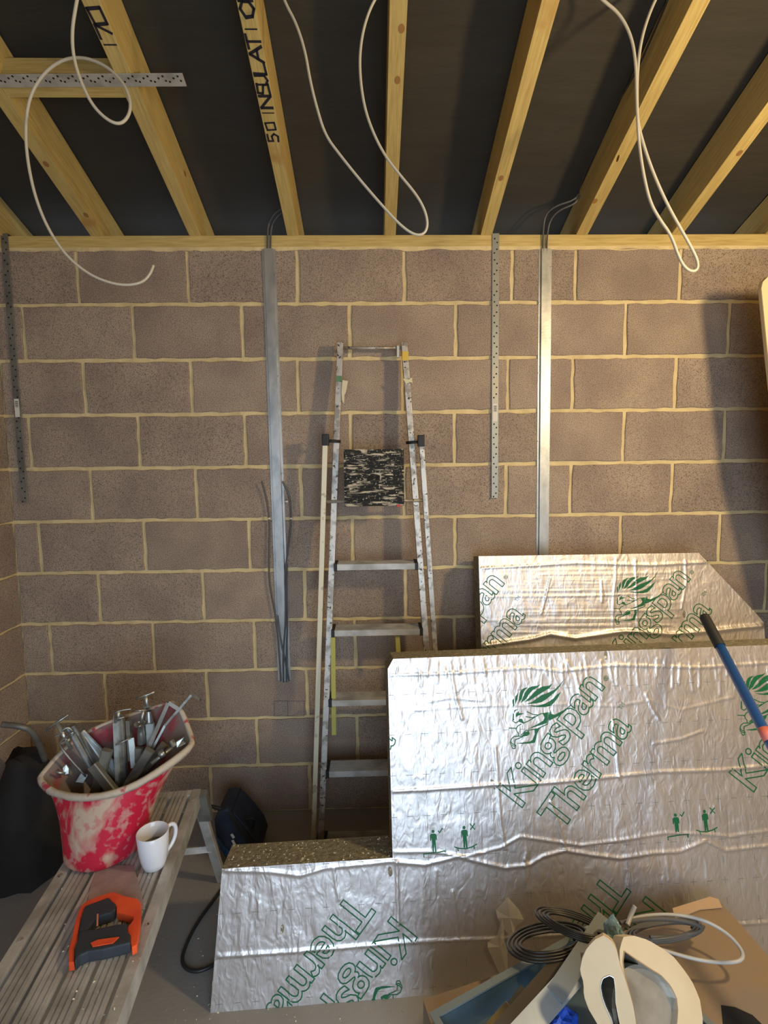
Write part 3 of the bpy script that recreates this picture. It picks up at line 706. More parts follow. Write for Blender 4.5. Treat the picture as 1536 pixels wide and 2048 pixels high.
make_board(FB, polyF, None, .135, [(0, vn, lr, lambda v: u_r), (vn, vt-.0, lambda v: tl.x+(.0 if v < vt-.03 else (v-vt+.03)*.6), lambda v: u_r)])
out = MB()
for k in (-1, 0, 1): put_logo(FB, K0+PER*k, ANG, polyF, out)
K3 = FB.px(783, 1833); K4 = K3+(FB.px(1200, 1751)-FB.px(688, 1790))
for P in (K3, K4): put_logo(FB, P, ANG+math.pi, polyF, out)
io = FB.px(869, 1704)
for k in (0, 1): put_icons(FB, io+(FB.px(1355, 1670)-io)*k, polyF, out)
FB.sub(out, 'printed_lettering', GREEN)['kind'] = 'stuff'
out = MB(); put_grid(FB, FB.px(440, 1828), 0, polyF, out)
FB.sub(out, 'printed_guide_crosses', GREYPR)['kind'] = 'stuff'

# rear board against the wall
BBd = Board('insulation_board', (0, -.385, 0), 0, rad(10.5), 'smaller foil-faced insulation board with a cut corner, standing behind the front one')
A_ = BBd.px(957, 1114); B_ = BBd.px(1397, 1104); C_ = BBd.px(1511, 1226); D_ = BBd.px(1527, 1245)
vt2 = (A_.y+B_.y)/2
BBd.folds = [hfold([tuple(BBd.px(x, y)) for x, y in ((960, 1292), (1010, 1285), (1060, 1278), (1100, 1268), (1150, 1276), (1250, 1262), (1340, 1268), (1420, 1262), (1480, 1255), (1540, 1250))], .0075, .009),
             hfold([tuple(BBd.px(x, y)) for x, y in ((955, 1137), (1050, 1132), (1150, 1126), (1300, 1130), (1420, 1124))], .0035, .005)]
for i in range(26):
    y = 1140+i*5+random.uniform(-2, 2); x = random.uniform(960, 1150); FB_ = [tuple(BBd.px(x, y)), tuple(BBd.px(x+130, y+random.uniform(-2, 2))), tuple(BBd.px(x+260, y-3))]
    BBd.folds.append(hfold(FB_, random.uniform(.0005, .0015), .003))
for pts in (((1232, 1115), (1230, 1160), (1226, 1200), (1225, 1260)), ((1270, 1118), (1272, 1200), (1276, 1290)), ((1370, 1120), (1372, 1165), (1362, 1220)), ((1100, 1155), (1092, 1190), (1082, 1228)), ((1202, 1160), (1204, 1205))):
    BBd.folds.append(vfold([tuple(BBd.px(*p)) for p in pts], .0032, .0035))
polyB = [(A_.x, 0), (D_.x, 0), (D_.x, D_.y), (C_.x, C_.y), (B_.x, vt2), (A_.x, vt2)]
def urB(v):
    if v < D_.y: return D_.x
    if v < C_.y: return D_.x+(C_.x-D_.x)*(v-D_.y)/(C_.y-D_.y)
    return C_.x+(B_.x-C_.x)*(v-C_.y)/(vt2-C_.y)
make_board(BBd, polyB, None, .11, [(.5, vt2, lambda v: A_.x, urB), (0, .5, lambda v: A_.x, lambda v: D_.x)])
out = MB(); n0 = loc(1208, 1374); c_, s_ = math.cos(ANG), math.sin(ANG)
off = Vector((n0.x*c_-n0.y*s_, n0.x*s_+n0.y*c_))
PB = BBd.px(1380, 1158)-off
for k in (-1, 0): put_logo(BBd, PB+PER*k, ANG, polyB, out)
BBd.sub(out, 'printed_lettering', GREEN)['kind'] = 'stuff'

# tape scraps stuck to the front board
fbp = lambda x, y, n_=.006: FB.M @ Vector((*FB.px(x, y), n_))
cp = lambda x, y: (860+x/4.518, 1760+y/4.518)
e = empty('tape_scrap', fbp(1000, 1850)); tag(e, 'twisted scrap of clear packing tape stuck low on the front foil board', 'tape')
for ring_ in ([(690, 130, 12), (740, 190, 6), (800, 260, 6), (840, 340, 10), (760, 420, 6), (740, 520, 20), (650, 410, 8), (600, 320, 12), (590, 260, 6)],
              [(640, 320, 14), (660, 400, 10), (660, 520, 14), (690, 610, 10), (700, 880, 6), (620, 830, 6), (510, 580, 14), (515, 545, 8), (600, 480, 10)]):
    pts = [fbp(*cp(x, y), h/1000) for x, y, h in ring_]; c0 = sum(pts, Vector())/len(pts)+FB.N*.004
    MB().add(pts+[c0], [(i, (i+1) % len(pts), len(pts)) for i in range(len(pts))]).build('tape_fold', TAPE, e)

# blue pole leaning over the front board
pp = atY(1408, 1232, -.70); pq = atY(1538, 1480, -1.02); d = (pq-pp).normalized()
e = empty('pole', pp+d*((0-pp.z)/d.z)); tag(e, 'blue pole with a black rubber end leaning across the right of the foil boards', 'pole')
end = pp+d*((.01-pp.z)/d.z); g1 = pp+d*.105
MB().tube([g1, end], .0135, 20).build('shaft', BLUE, e, smooth=True)
MB().tube([pp, pp+d*.006, pp+d*.06, g1+d*.006], [.013, .0150, .0155, .0155], 20).build('rubber_end', BLACKPL, e, smooth=False)
pk = atY(1533, 1466, -1.01); tt = (pk-pp).dot(d); MB().tube([pp+d*(tt-.014), pp+d*(tt+.02)], .0142, 20).build('pink_mark', mat('pink paint', (.62, .16, .12), .5), e, smooth=True)

# rounded beige board standing at the right edge
yb = -.35; bp = [atY(1523, 576, yb), atY(1526, 563, yb), atY(1536, 553, yb), atY(1550, 548, yb)]
poly = bp+[Vector((2.25, yb, bp[-1].z)), Vector((2.25, yb, 0)), Vector((1.98, yb, 0)), atY(1556, 900, yb), atY(1537, 720, yb)]
e = MB().prism(poly, (0, .02, 0)).build('beige_board', BEIGE, bevel=.004); tag(e, 'rounded corner of a beige board standing at the right edge of the wall', 'board')

# ------------------------------------------------------------------ hop-up bench
HZ = .45
hp_ = empty('work_platform', (-.6, -.9, 0)); tag(hp_, 'dusty aluminium work platform with slatted top under the red bucket', 'platform')
eR0, eR1 = atZ(402, 1577, HZ), atZ(235, 2048, HZ)
hd = (eR1-eR0).normalized(); hs = Vector((-hd.y, hd.x, 0)); hs = hs if hs.x < 0 else -hs
LEN = 1.05; WID = .322; hu = Vector((0, 0, 1))
def HP(l, w_, z=0): return eR0+hd*l+hs*w_+hu*z
def hbox(l0, l1, w0, w1, z0, z1): return [HP(l0, w0, z0), HP(l1, w0, z0), HP(l1, w1, z0), HP(l0, w1, z0), HP(l0, w0, z1), HP(l1, w0, z1), HP(l1, w1, z1), HP(l0, w1, z1)]
for w0, w1 in ((0, .028), (WID-.028, WID)): MB().hexa(hbox(0, LEN, w0, w1, -.055, 0)).build('side_rail', ALUD, hp_, bevel=.002)
for l0 in (0, LEN-.03): MB().hexa(hbox(l0, l0+.03, .0285, WID-.0285, -.04, -.0015)).build('end_rail', ALUD, hp_, bevel=.002)
ns = 4; gap = .011; sw = (WID-.056-gap*(ns+1))/ns
for i in range(ns):
    w0 = .028+gap+i*(sw+gap); q = MB().hexa(hbox(.004, LEN-.004, w0, w0+sw, -.012, -.003))
    for j in range(4):
        a_ = w0+sw*(j+.08)/4; q.hexa(hbox(.004, LEN-.004, a_, a_+sw*.165, -.0035, .0008))
    q.build('slat', ALUD, hp_)
for l, w_ in ((.06, .014), (.55, .014), (.98, .014), (.06, WID-.014), (.55, WID-.014), (.35, WID-.014)):
    MB().lathe([(0, .0012), (.006, .0010), (.0075, 0)], HP(l, w_, .0002), 12).build('rivet', ALU, hp_)
foot = atZ(444, 1762, 0); foot2 = atZ(366, 1700, 0)
# near-right leg pair at the far end: splayed legs with brace
def leg(top, bot): return MB().bar(top, bot, .034, .022, up=(0, -1, 0), ch=.003).build('leg', ALUD, hp_)
leg(HP(.02, .012, -.01), foot+Vector((0, 0, .005)))
lf = foot+hs*(WID+.12); leg(HP(.02, WID-.012, -.01), Vector((lf.x, lf.y, .005)))
for w_ in (.012, WID-.012):
    nb = HP(LEN-.02, w_, -.01); nf = HP(LEN+.06, w_+(-.05 if w_ < .1 else .05), 0); leg(nb, Vector((nf.x, nf.y, .005)))
a1 = HP(.02, .012, -.01).lerp(foot, .60); b1 = HP(.02, WID-.012, -.01).lerp(lf, .60)
MB().bar(a1, b1, .022, .012, up=(0, -1, .3)).build('brace', ALUD, hp_)
MB().bar(HP(.02, .0, -.005), HP(.02, .0, -.005).lerp(foot, .26), .048, .030, up=(0, -1, 0), ch=.004).build('leg_bracket', GALVD, hp_)

# ------------------------------------------------------------------ red bucket
BZ = HZ+.0035
bkc = atZ(212, 1690, BZ); bk = empty('bucket', bkc); tag(bk, 'battered red bucket caked with cement and full of steel clamps', 'bucket')
rimpx = [(80, 1556, -.90), (97, 1574, -.93), (118, 1584, -.95), (150, 1590, -.975), (190, 1590, -.985), (225, 1583, -.985), (262, 1570, -.97), (300, 1549, -.95), (335, 1525, -.92), (365, 1503, -.88), (383, 1486, -.84), (382, 1472, -.81),
         (372, 1445, -.77), (362, 1420, -.745), (348, 1402, -.725), (325, 1408, -.715), (295, 1418, -.71), (250, 1432, -.71), (205, 1448, -.725), (170, 1466, -.75), (140, 1488, -.785), (118, 1508, -.82), (100, 1528, -.855), (86, 1545, -.885)]
rim = [atY(p[0], p[1], p[2]+.125) for p in rimpx]
for _ in range(1):
    q = []
    for i in range(len(rim)):
        a, b = rim[i], rim[(i+1) % len(rim)]; q += [a*.75+b*.25, a*.25+b*.75]
    rim = q
k = len(rim); cen = sum(rim, Vector())/k
ang0 = [math.atan2(p.y-cen.y, p.x-cen.x) for p in rim]
def ring_at(t, inset=0):  # t=0 base .. 1 rim
    r = []
    for i, p in enumerate(rim):
        a = ang0[i]; base = Vector((bkc.x+.110*math.cos(a), bkc.y+.112*math.sin(a), BZ))
        s = t; P = base.lerp(p, s)
        # the wall goes up round and only flares to the spout near the lip
        rd = Vector((bkc.x+(.110+.045*t)*math.cos(a), bkc.y+(.112+.045*t)*math.sin(a), P.z)); lean_ = (cen-bkc)*t*.85
        rd.x += lean_.x; rd.y += lean_.y
        P = rd.lerp(P, max(0, t)**1.6)
        if inset:
            c = Vector((bkc.x, bkc.y, P.z)).lerp(Vector((cen.x, cen.y, P.z)), t); v = (c-P); P = P+v.normalized()*inset
        r.append(P)
    return r
vs = []; lv = [0, .03, .1, .2, .35, .5, .65, .8, .9, .97, 1.0]
for t in lv: vs += ring_at(t, .006 if t == 0 else 0)
fs = [tuple(reversed(range(k)))]
for i in range(len(lv)-1):
    for j in range(k): a = i*k+j; b = i*k+(j+1) % k; fs.append((a, b, b+k, a+k))
MB().add(vs, fs).build('bucket_wall', BUCKET, bk, smooth=True)
vs = []; lv2 = [1.0, .9, .7, .5, .3, .12, .03]
for t in lv2: vs += ring_at(t, .005)
fs = []
for i in range(len(lv2)-1):
    for j in range(k): a = i*k+j; b = i*k+(j+1) % k; fs.append((a, b, b+k, a+k))
fs.append(tuple(range(len(vs)-k, len(vs))))
MB().add(vs, fs).build('bucket_lining', BUCKETI, bk, smooth=True)
vs = []; pr = [(-.009, -.015), (-.010, -.003), (-.005, .003), (.003, .003), (.007, -.002), (.005, -.010)]
for i, p in enumerate(rim):
    o_ = Vector((p.x-cen.x, p.y-cen.y, 0)).normalized()
    for a, b in pr:
        w_ = 1+.22*mnoise.noise(Vector((i*.9, a*300, b*300))); vs.append(p+o_*(-a*w_)+Vector((0, 0, b*w_)))
fs = []; n_ = len(pr)
for i in range(k):
    for j in range(n_):
        a = i*n_+j; b = i*n_+(j+1) % n_; c = ((i+1) % k)*n_+(j+1) % n_; d_ = ((i+1) % k)*n_+j; fs.append((a, b, c, d_))
MB().add(vs, fs).build('lip', BUCKETR, bk, smooth=True)

# steel clamps and brackets inside the bucket
def pt(x, y, Y): return atY(x, y, Y+.125)
def tclamp(name, label, h0, h1, s0, s1, Yt, collars, body=None):
    e = empty(name, pt(*s1, Yt)); tag(e, label, 'clamp', None)
    MB().tube([pt(*h0, Yt-.006), pt(*h1, Yt+.006)], .0042, 10).build('handle_bar', CLAMPM, e, smooth=True)
    MB().tube([pt(*s0, Yt), pt(*s1, Yt)], .0058, 12).build('screw', CLAMPM, e, smooth=True)
    d_ = (pt(*s1, Yt)-pt(*s0, Yt)).normalized()
    for c_, w_ in collars: MB().bar(pt(*c_, Yt)-d_*.003, pt(*c_, Yt)+d_*.003, w_, w_*.7, up=(0, -1, .2), ch=.004).build('collar', CLAMPM, e)
    return e
e = tclamp('profile_clamp', 'steel clamp with a T handle at the left side of the bucket', (89, 1462), (137, 1429), (114, 1447), (143, 1499), -.86, [((121, 1467), .030), ((132, 1481), .030)])
q = MB(); pth = [pt(138, 1482, -.86), pt(126, 1471, -.86), pt(137, 1456, -.85), pt(147, 1462, -.85)]
MB().tube([pt(112, 1472, -.865), pt(130, 1456, -.86), pt(138, 1455, -.855), pt(146, 1464, -.85)], .0035, 8, 1).build('wire_yoke', CLAMPM, e, smooth=True)
MB().tube([pt(147, 1464, -.865), pt(124, 1480, -.865), pt(118, 1490, -.865), pt(145, 1524, -.855), pt(172, 1553, -.845)], .0036, 8, 1).build('wire_yoke', CLAMPM, e, smooth=True)
MB().bar(pt(141, 1452, -.84), pt(204, 1568, -.80), .026, .020, up=(.5, -1, 0), ch=.003).build('slide_bar', CLAMPM, e)
MB().bar(pt(147, 1470, -.86), pt(188, 1545, -.83), .006, .010, up=(0, -1, 0)).build('bright_edge', CLAMPB, e)
MB().prism([pt(151, 1564, -.86), pt(162, 1547, -.85), pt(175, 1551, -.845), pt(166, 1566, -.855)], (0, .003, .001)).build('foot_plate', CLAMPB, e)
e = MB().prism([pt(160, 1467, -.79), pt(166, 1461, -.785), (pt(200, 1496, -.78)), pt(226, 1522, -.78), pt(232, 1560, -.80), pt(210, 1540, -.80), pt(182, 1513, -.79)], (.003, .004, 0)).build('bracket_blade', CLAMPB, bevel=.0008); tag(e, 'pale zinc blade-shaped bracket between the left and middle clamps in the bucket', 'bracket')
e = empty('profile_clamp', pt(243, 1540, -.82)); tag(e, 'upright box-section steel clamp with a wire hook in the middle of the bucket', 'clamp')
MB().bar(pt(238, 1432, -.80), pt(247, 1575, -.82), .028, .022, up=(0, -1, 0), ch=.003).build('box_bar', CLAMPM, e)
MB().bar(pt(231, 1445, -.815), pt(236, 1570, -.835), .010, .014, up=(0, -1, 0)).build('side_flange', CLAMPB, e)
MB().bar(pt(257, 1440, -.79), pt(262, 1520, -.80), .012, .016, up=(0, -1, 0)).build('dark_flange', GALVD, e)
MB().tube([pt(227, 1448, -.82), pt(227, 1430, -.82), pt(234, 1423, -.82), pt(246, 1420, -.81), pt(262, 1418, -.80)], .0022, 8, 2).build('wire_hook', CLAMPM, e, smooth=True)
MB().tube([pt(236, 1422, -.812), pt(238, 1440, -.812)], .0065, 10).build('screw_head', CLAMPM, e, smooth=True)
MB().tube([pt(231, 1439, -.82), pt(249, 1434, -.812)], .0024, 8).build('cotter_pin', CLAMPM, e, smooth=True)
MB().tube([pt(231, 1490, -.835), pt(262, 1476, -.815)], .0024, 8).build('cotter_pin', CLAMPM, e, smooth=True)
e = MB().bar(pt(262, 1476, -.80), pt(268, 1535, -.815), .018, .006, up=(.3, -1, 0), ch=.001).build('zinc_plate', CLAMPB); tag(e, 'pale speckled zinc plate right of the box-section clamp', 'plate')
e = tclamp('profile_clamp', 'steel clamp with the topmost T handle, at the back of the bucket', (271, 1398), (309, 1384), (291, 1391), (296, 1418), -.76, [((294, 1412), .026)])
MB().lathe([(.008, .0), (.012, -.02), (.015, -.05), (.016, -.10)], pt(297, 1422, -.76), 14).build('sleeve', CLAMPM, e, smooth=True)
MB().bar(pt(300, 1447, -.775), pt(304, 1520, -.79), .026, .012, up=(0, -1, 0), ch=.002).build('slide_bar', CLAMPB, e)
e = empty('profile_clamp', pt(278, 1500, -.80)); tag(e, 'dark steel clamp with a flared collar in front of the topmost T handle', 'clamp')
MB().tube([pt(268, 1421, -.79), pt(292, 1421, -.78)], .003, 8).build('handle_bar', CLAMPM, e, smooth=True)
MB().tube([pt(286, 1421, -.785), pt(283, 1448, -.79)], .0055, 10).build('screw', CLAMPM, e, smooth=True)
MB().lathe([(.020, 0), (.020, -.003), (.010, -.006), (.011, -.03), (.014, -.065), (.006, -.07)], pt(281, 1447, -.79), 16).build('flared_collar', CLAMPM, e, smooth=True)
MB().bar(pt(279, 1495, -.80), pt(276, 1560, -.81), .026, .02, up=(0, -1, 0), ch=.004).build('slide_bar', GALVD, e)
def bent(name, label, pts, w_, th, mt, up=(0, -1, 0)):
    o = MB()
    for a, b in zip(pts, pts[1:]): o.bar(a, b, w_, th, up=up)
    o = o.build(name, mt, bevel=.0006); tag(o, label, 'bracket'); return o
bent('bent_bracket', 'long bent steel bracket poking highest out of the bucket, to the right', [pt(272, 1560, -.82), pt(330, 1450, -.78), pt(384, 1388, -.76), pt(401, 1400, -.775)], .008, .016, CLAMPM, up=(.4, -1, .4))
bent('bent_bracket', 'darker bent steel bracket lying just left of the tallest one', [pt(262, 1558, -.84), pt(300, 1490, -.81), pt(337, 1405, -.78), pt(357, 1418, -.78)], .012, .014, GALVD, up=(.3, -1, .4))
e = empty('wing_clamp', pt(325, 1510, -.86)); tag(e, 'small clamp with a wing nut lying along the right lip of the bucket', 'clamp')
MB().tube([pt(303, 1528, -.89), pt(345, 1494, -.85)], .006, 10).build('screw', CLAMPM, e, smooth=True)
MB().bar(pt(343, 1480, -.845), pt(349, 1493, -.85), .008, .016).build('square_lug', CLAMPM, e, bevel=.002)
MB().prism([pt(352, 1484, -.84), pt(368, 1474, -.83), pt(366, 1484, -.83), pt(372, 1487, -.83), pt(354, 1496, -.845)], (0, .008, 0)).build('wing_nut', CLAMPM, e, bevel=.002)
MB().lathe([(.006, 0), (.012, .004), (.012, .016), (.007, .02)], pt(318, 1512, -.885), 12, (1, .3, .7)).build('knurled_nut', CLAMPM, e, smooth=True)
e = empty('wing_clamp', pt(130, 1545, -.88)); tag(e, 'small wing nut clamp lying inside the left spout of the bucket', 'clamp')
MB().tube([pt(112, 1543, -.885), pt(130, 1548, -.875)], .004, 8).build('screw', CLAMPM, e, smooth=True)
MB().prism([pt(125, 1536, -.87), pt(132, 1529, -.865), pt(138, 1538, -.865), pt(137, 1548, -.87), pt(127, 1550, -.875)], (0, .005, 0)).build('wing_nut', CLAMPM, e, bevel=.001)
# more dark steel filling the bucket
for i, (x0, y0, x1, y1, Y, lb) in enumerate(((215, 1500, 190, 1590, -.88, 'dark flat steel clamp bar leaning between the left and middle clamps'), (300, 1500, 245, 1590, -.87, 'dark steel clamp bar lying behind the right lip of the bucket'),
        (185, 1530, 240, 1600, -.90, 'dark steel clamp bar sunk low at the front of the bucket'), (330, 1490, 270, 1560, -.83, 'dark steel clamp bar under the wing nut clamp in the bucket'))):
    o = MB().bar(pt(x0, y0, Y+.03), pt(x1, y1, Y+.02), .03, .02, up=(0, -1, 0), ch=.003).build('clamp_bar', GALVD); tag(o, lb, 'clamp')

# ------------------------------------------------------------------ mug
mc = atZ(309, 1731, HZ+.001); mug = empty('mug', mc); tag(mug, 'white mug half full of cold tea beside the red bucket', 'mug')
R_ = .0435; Hm = .106
MB().lathe([(0, 0), (.026, 0), (.030, .003), (.035, .02), (.040, .05), (R_, Hm-.002), (R_-.0015, Hm), (R_-.0035, Hm-.002), (.0367, .05), (.031, .02), (.025, .008), (0, .007)], mc, 48).build('mug_body', CERAMIC, mug, smooth=True)
MB().lathe([(0, .060), (.0372, .060)], mc, 40).build('tea', TEA, mug)
hdv = Vector((.62, .78, 0)).normalized()
MB().tube([mc+hdv*r_+Vector((0, 0, z_)) for r_, z_ in ((.042, .092), (.058, .095), (.070, .082), (.070, .060), (.062, .040), (.046, .024), (.035, .022))], .0058, 12, 2).build('mug_handle', CERAMIC, mug, smooth=True)

# ------------------------------------------------------------------ hand saw
sz = HZ+.0012
sp = lambda x, y, z=0: atZ(130+x/9.035, 1770+y/9.035, sz+z)
saw = empty('hand_saw', sp(700, 900)); tag(saw, 'hand saw with orange and black handle lying on the slatted platform', 'saw')
HPN = [(75, 1560), (85, 1290), (140, 1100), (180, 880), (250, 620), (300, 520), (400, 430), (560, 360), (800, 280), (900, 265), (1060, 330), (1330, 390), (1385, 470), (1380, 700), (1350, 1000), (1310, 1230), (1220, 1280), (1195, 1180), (1195, 1080), (1140, 1040), (1150, 900), (1240, 780), (1250, 710),
       (940, 630), (940, 520), (860, 450), (810, 385), (660, 430), (370, 540), (300, 760), (250, 1020), (240, 1180), (185, 1300), (180, 1550)]
def flat(pts, z0, z1): 
    a = [sp(x, y, z0) for x, y in pts]; return MB().prism(a, Vector((0, 0, z1-z0)))
ST = .016
flat(HPN, .002, .024).build('handle_frame', ORANGE, saw, bevel=.0025)
flat([(370, 560), (800, 400), (860, 470), (930, 520), (925, 610), (860, 670), (620, 745), (560, 790), (440, 960), (330, 1040), (262, 1020), (310, 760)], .001, .029).build('grip_pad', GRIP, saw, bevel=.004)
flat([(262, 1040), (420, 1000), (560, 990), (960, 900), (1140, 890), (1150, 1040), (1195, 1090), (1195, 1235), (900, 1310), (700, 1360), (430, 1400), (280, 1470), (190, 1580), (190, 1320), (245, 1190)], .001, .030).build('grip_bar', GRIP, saw, bevel=.005)
flat([(460, 1060), (600, 1000), (980, 950), (870, 1060), (560, 1115), (500, 1125)], .030, .0325).build('grip_button', ORANGE, saw, bevel=.0008)
flat([(575, 530), (605, 525), (600, 735), (570, 745)], .029, .0302).build('grip_mark', mat('salmon', (.6, .22, .15), .6), saw)
# blade runs from the handle back under the bucket
bl = [(380, 430), (1450, 440), (1390, 200), (1240, -350), (620, -360), (470, 0)]
flat([(x, y) for x, y in bl], .0002, .0014).build('blade', BLADE, saw)

# debris on platform and floor
CHIP = mat('foam crumbs', (.66, .60, .42), .9)
def crumbs(n_, fn, name, label, parent=None, r=(.0015, .004)):
    q = MB()
    for _ in range(n_):
        p = fn(); s_ = random.uniform(*r); a = [Vector((random.uniform(-1, 1), random.uniform(-1, 1), 0)).normalized()*s_ for _ in range(3)]
        q.add([p+a[0], p+a[1], p+a[2], p+Vector((0, 0, s_*.9))], [(0, 1, 2), (0, 1, 3), (1, 2, 3), (2, 0, 3)])
    o = q.build(name, CHIP, parent); tag(o, label, 'debris', kind='stuff'); return o
crumbs(70, lambda: HP(random.uniform(.25, 1.0), random.uniform(.01, WID-.01), .0008), 'foam_crumbs', 'pale foam crumbs scattered on the slatted platform')
crumbs(330, lambda: Vector((random.triangular(-.62, .3, -.5), random.uniform(-1.1, -.2), .0002)), 'floor_debris', 'pale sawdust and foam chips on the floor by the platform', r=(.001, .004))
crumbs(150, lambda: FB.M @ Vector((random.uniform(.05, .54), vn+.0005, -random.uniform(.004, .13))), 'foam_crumbs', 'loose foam crumbs on the cut step of the front foil board', r=(.0015, .0045))
BL_ = random

# ------------------------------------------------------------------ black cable on the floor
fz = lambda x, y: atZ(x, y, .007)
cable('floor_cable', [fz(446, 1775), fz(428, 1800), fz(405, 1830), fz(385, 1862), fz(370, 1895), fz(363, 1920), fz(370, 1937), fz(390, 1944), fz(412, 1938), fz(435, 1925), fz(470, 1900)], .0058, CABLEB, 'thick black cable looping on the floor beside the front board')

# dusty blue power tool case behind the platform leg
tc_ = atZ(475, 1705, 0); tc_.y = -.22; tc_.x = -.60
tb_ = empty('tool_case', tc_); tag(tb_, 'dark blue and black tool case on the floor behind the platform leg', 'case')
Y_ = -.30
prof = [(428, 1640), (436, 1624), (452, 1618), (470, 1628), (492, 1652), (514, 1680), (522, 1702), (512, 1730), (470, 1735), (448, 1712), (432, 1676)]
MB().prism([atY(x, y, Y_) for x, y in prof], (0, .15, 0)).build('casing', BAGB, tb_, bevel=.008)
MB().prism([atY(x, y, Y_-.004) for x, y in ((452, 1626), (462, 1624), (508, 1682), (500, 1696))], (0, .156, 0)).build('black_band', BLACKPL, tb_, bevel=.003)
MB().prism([atY(x, y, Y_-.004) for x, y in ((432, 1672), (446, 1690), (466, 1712), (458, 1722), (440, 1700))], (0, .10, 0)).build('blue_side', mat('blue trim', (.015, .06, .17), .5), tb_, bevel=.003)
MB().tube([atY(x, y, Y_+.03) for x, y in ((462, 1632), (466, 1620), (474, 1622), (482, 1640), (496, 1638), (509, 1636), (508, 1650), (502, 1662))], .006, 8, 2).build('carry_strap', BLACKPL, tb_, smooth=True)
MB().tube([atY(x, y, Y_+.02) for x, y in ((412, 1610), (424, 1613), (440, 1617), (452, 1624))], .007, 8, 1).build('hose', BLACKPL, tb_, smooth=True)
for a, b in (((463, 1668), (468, 1676)), ((465, 1680), (470, 1690))):
    MB().bar(atY(*a, Y_-.006), atY(*b, Y_-.006), .010, .002).build('latch', LABELW, tb_)

# dark things in the left corner
e = empty('rubble_sack', (-1.40, -.25, 0)); tag(e, 'dark crumpled rubble sack slumped in the left corner', 'sack')
vs = []; fs = []; nn_ = 20; mm = 14
for j in range(mm+1):
    t = j/mm
    for i in range(nn_):
        a = 2*math.pi*i/nn_; r = (.135 if t < .55 else .135*(1-(t-.55)*1.35))*(1+.16*mnoise.noise(Vector((math.cos(a)*2, math.sin(a)*2, t*4))))
        vs.append((-1.385+r*math.cos(a)+.01*t, -.30+r*math.sin(a)*1.1, .47*t*(1+.04*math.sin(a*3))))
    if j:
        for i in range(nn_): a = (j-1)*nn_+i; b = (j-1)*nn_+(i+1) % nn_; fs.append((a, b, b+nn_, a+nn_))
fs.append(tuple(range(mm*nn_, (mm+1)*nn_)))
MB().add(vs, fs).build('sack_body', SACK, e, smooth=True)
MB().tube([(-1.38+.05*math.cos(i*.7), -.30+.05*math.sin(i*.7), .455+.01*math.sin(i*2)) for i in range(10)], .008, 6).build('sack_tie', SACK, e, smooth=True)
cable('steel_pipe', [atY(5, 1449, -.42), atY(40, 1452, -.42), atY(62, 1460, -.40), atY(76, 1482, -.36), atY(90, 1520, -.30)], .011, GALVD, sm=2); tag(bpy.data.objects['steel_pipe'], 'bent dull pipe sticking out of the dark left corner', 'pipe')
e = empty('clay_offcut', atZ(60, 1625, 0)); tag(e, 'red-brown trowel lying on the dark floor in the left corner', 'trowel')
c0 = atZ(58, 1628, .012)
MB().prism([c0+Vector(v) for v in ((-.10, -.03, 0), (.02, -.045, 0), (.09, 0, 0), (.02, .045, 0), (-.10, .03, 0))], (0, 0, .003)).build('trowel_blade', REDBR, e)
MB().tube([c0+Vector((-.09, 0, .005)), c0+Vector((-.11, 0, .04)), c0+Vector((-.02, 0, .05)), c0+Vector((.03, 0, .05))], .011, 8, 1).build('trowel_handle', REDBR, e, smooth=True)
e.name = 'trowel'

# ------------------------------------------------------------------ cardboard box and its clutter, lower right
CZ = .27
A0 = atZ(846, 1998, CZ); A1 = atZ(1436, 1797, CZ); A1.y = min(A1.y, -.83)
dv = (A1-A0); dv.z = 0; perp = Vector((dv.y, -dv.x, 0)).normalized()
if perp.y > 0: perp = -perp
R1 = atZ(1536, 1910, CZ); d1 = (R1-A1); d1.z = 0; d1 = d1.normalized()
A2 = A1+d1*.62; A3 = A0+d1*.15+perp*.50
top = [A0, A1, A2, A3]
bx = empty('cardboard_box', A0.lerp(A2, .5)*1.0); bx.location.z = 0; tag(bx, 'brown cardboard box at the lower right with tools and cables heaped on it', 'box')
MB().prism([Vector((p.x, p.y, 0)) for p in top], (0, 0, CZ-.006)).build('box_body', CARD, bx, bevel=.003)
MB().prism([Vector((p.x, p.y, CZ-.0055)) for p in top], (0, 0, .004)).build('lid', CARD, bx, bevel=.001)
fl = [atZ(1330, 1822, CZ), atZ(1432, 1797, CZ), atZ(1444, 1812, CZ+.02), atZ(1345, 1848, CZ+.02)]
MB().prism([atZ(x, y, CZ+.001) for x, y in ((1345, 1818), (1420, 1795), (1437, 1800), (1444, 1816), (1400, 1820), (1350, 1840))], (0, 0, .003)).build('flap', mat('pale card', (.50, .34, .20), .8), bx)
hole = MB().add([atZ(x, y, CZ-.0008) for x, y in ((1442, 2010), (1470, 2014), (1505, 2030), (1536, 2060), (1560, 2100), (1460, 2100), (1446, 2050))], [tuple(range(7))]).build('hand_hole', HOLE, bx)

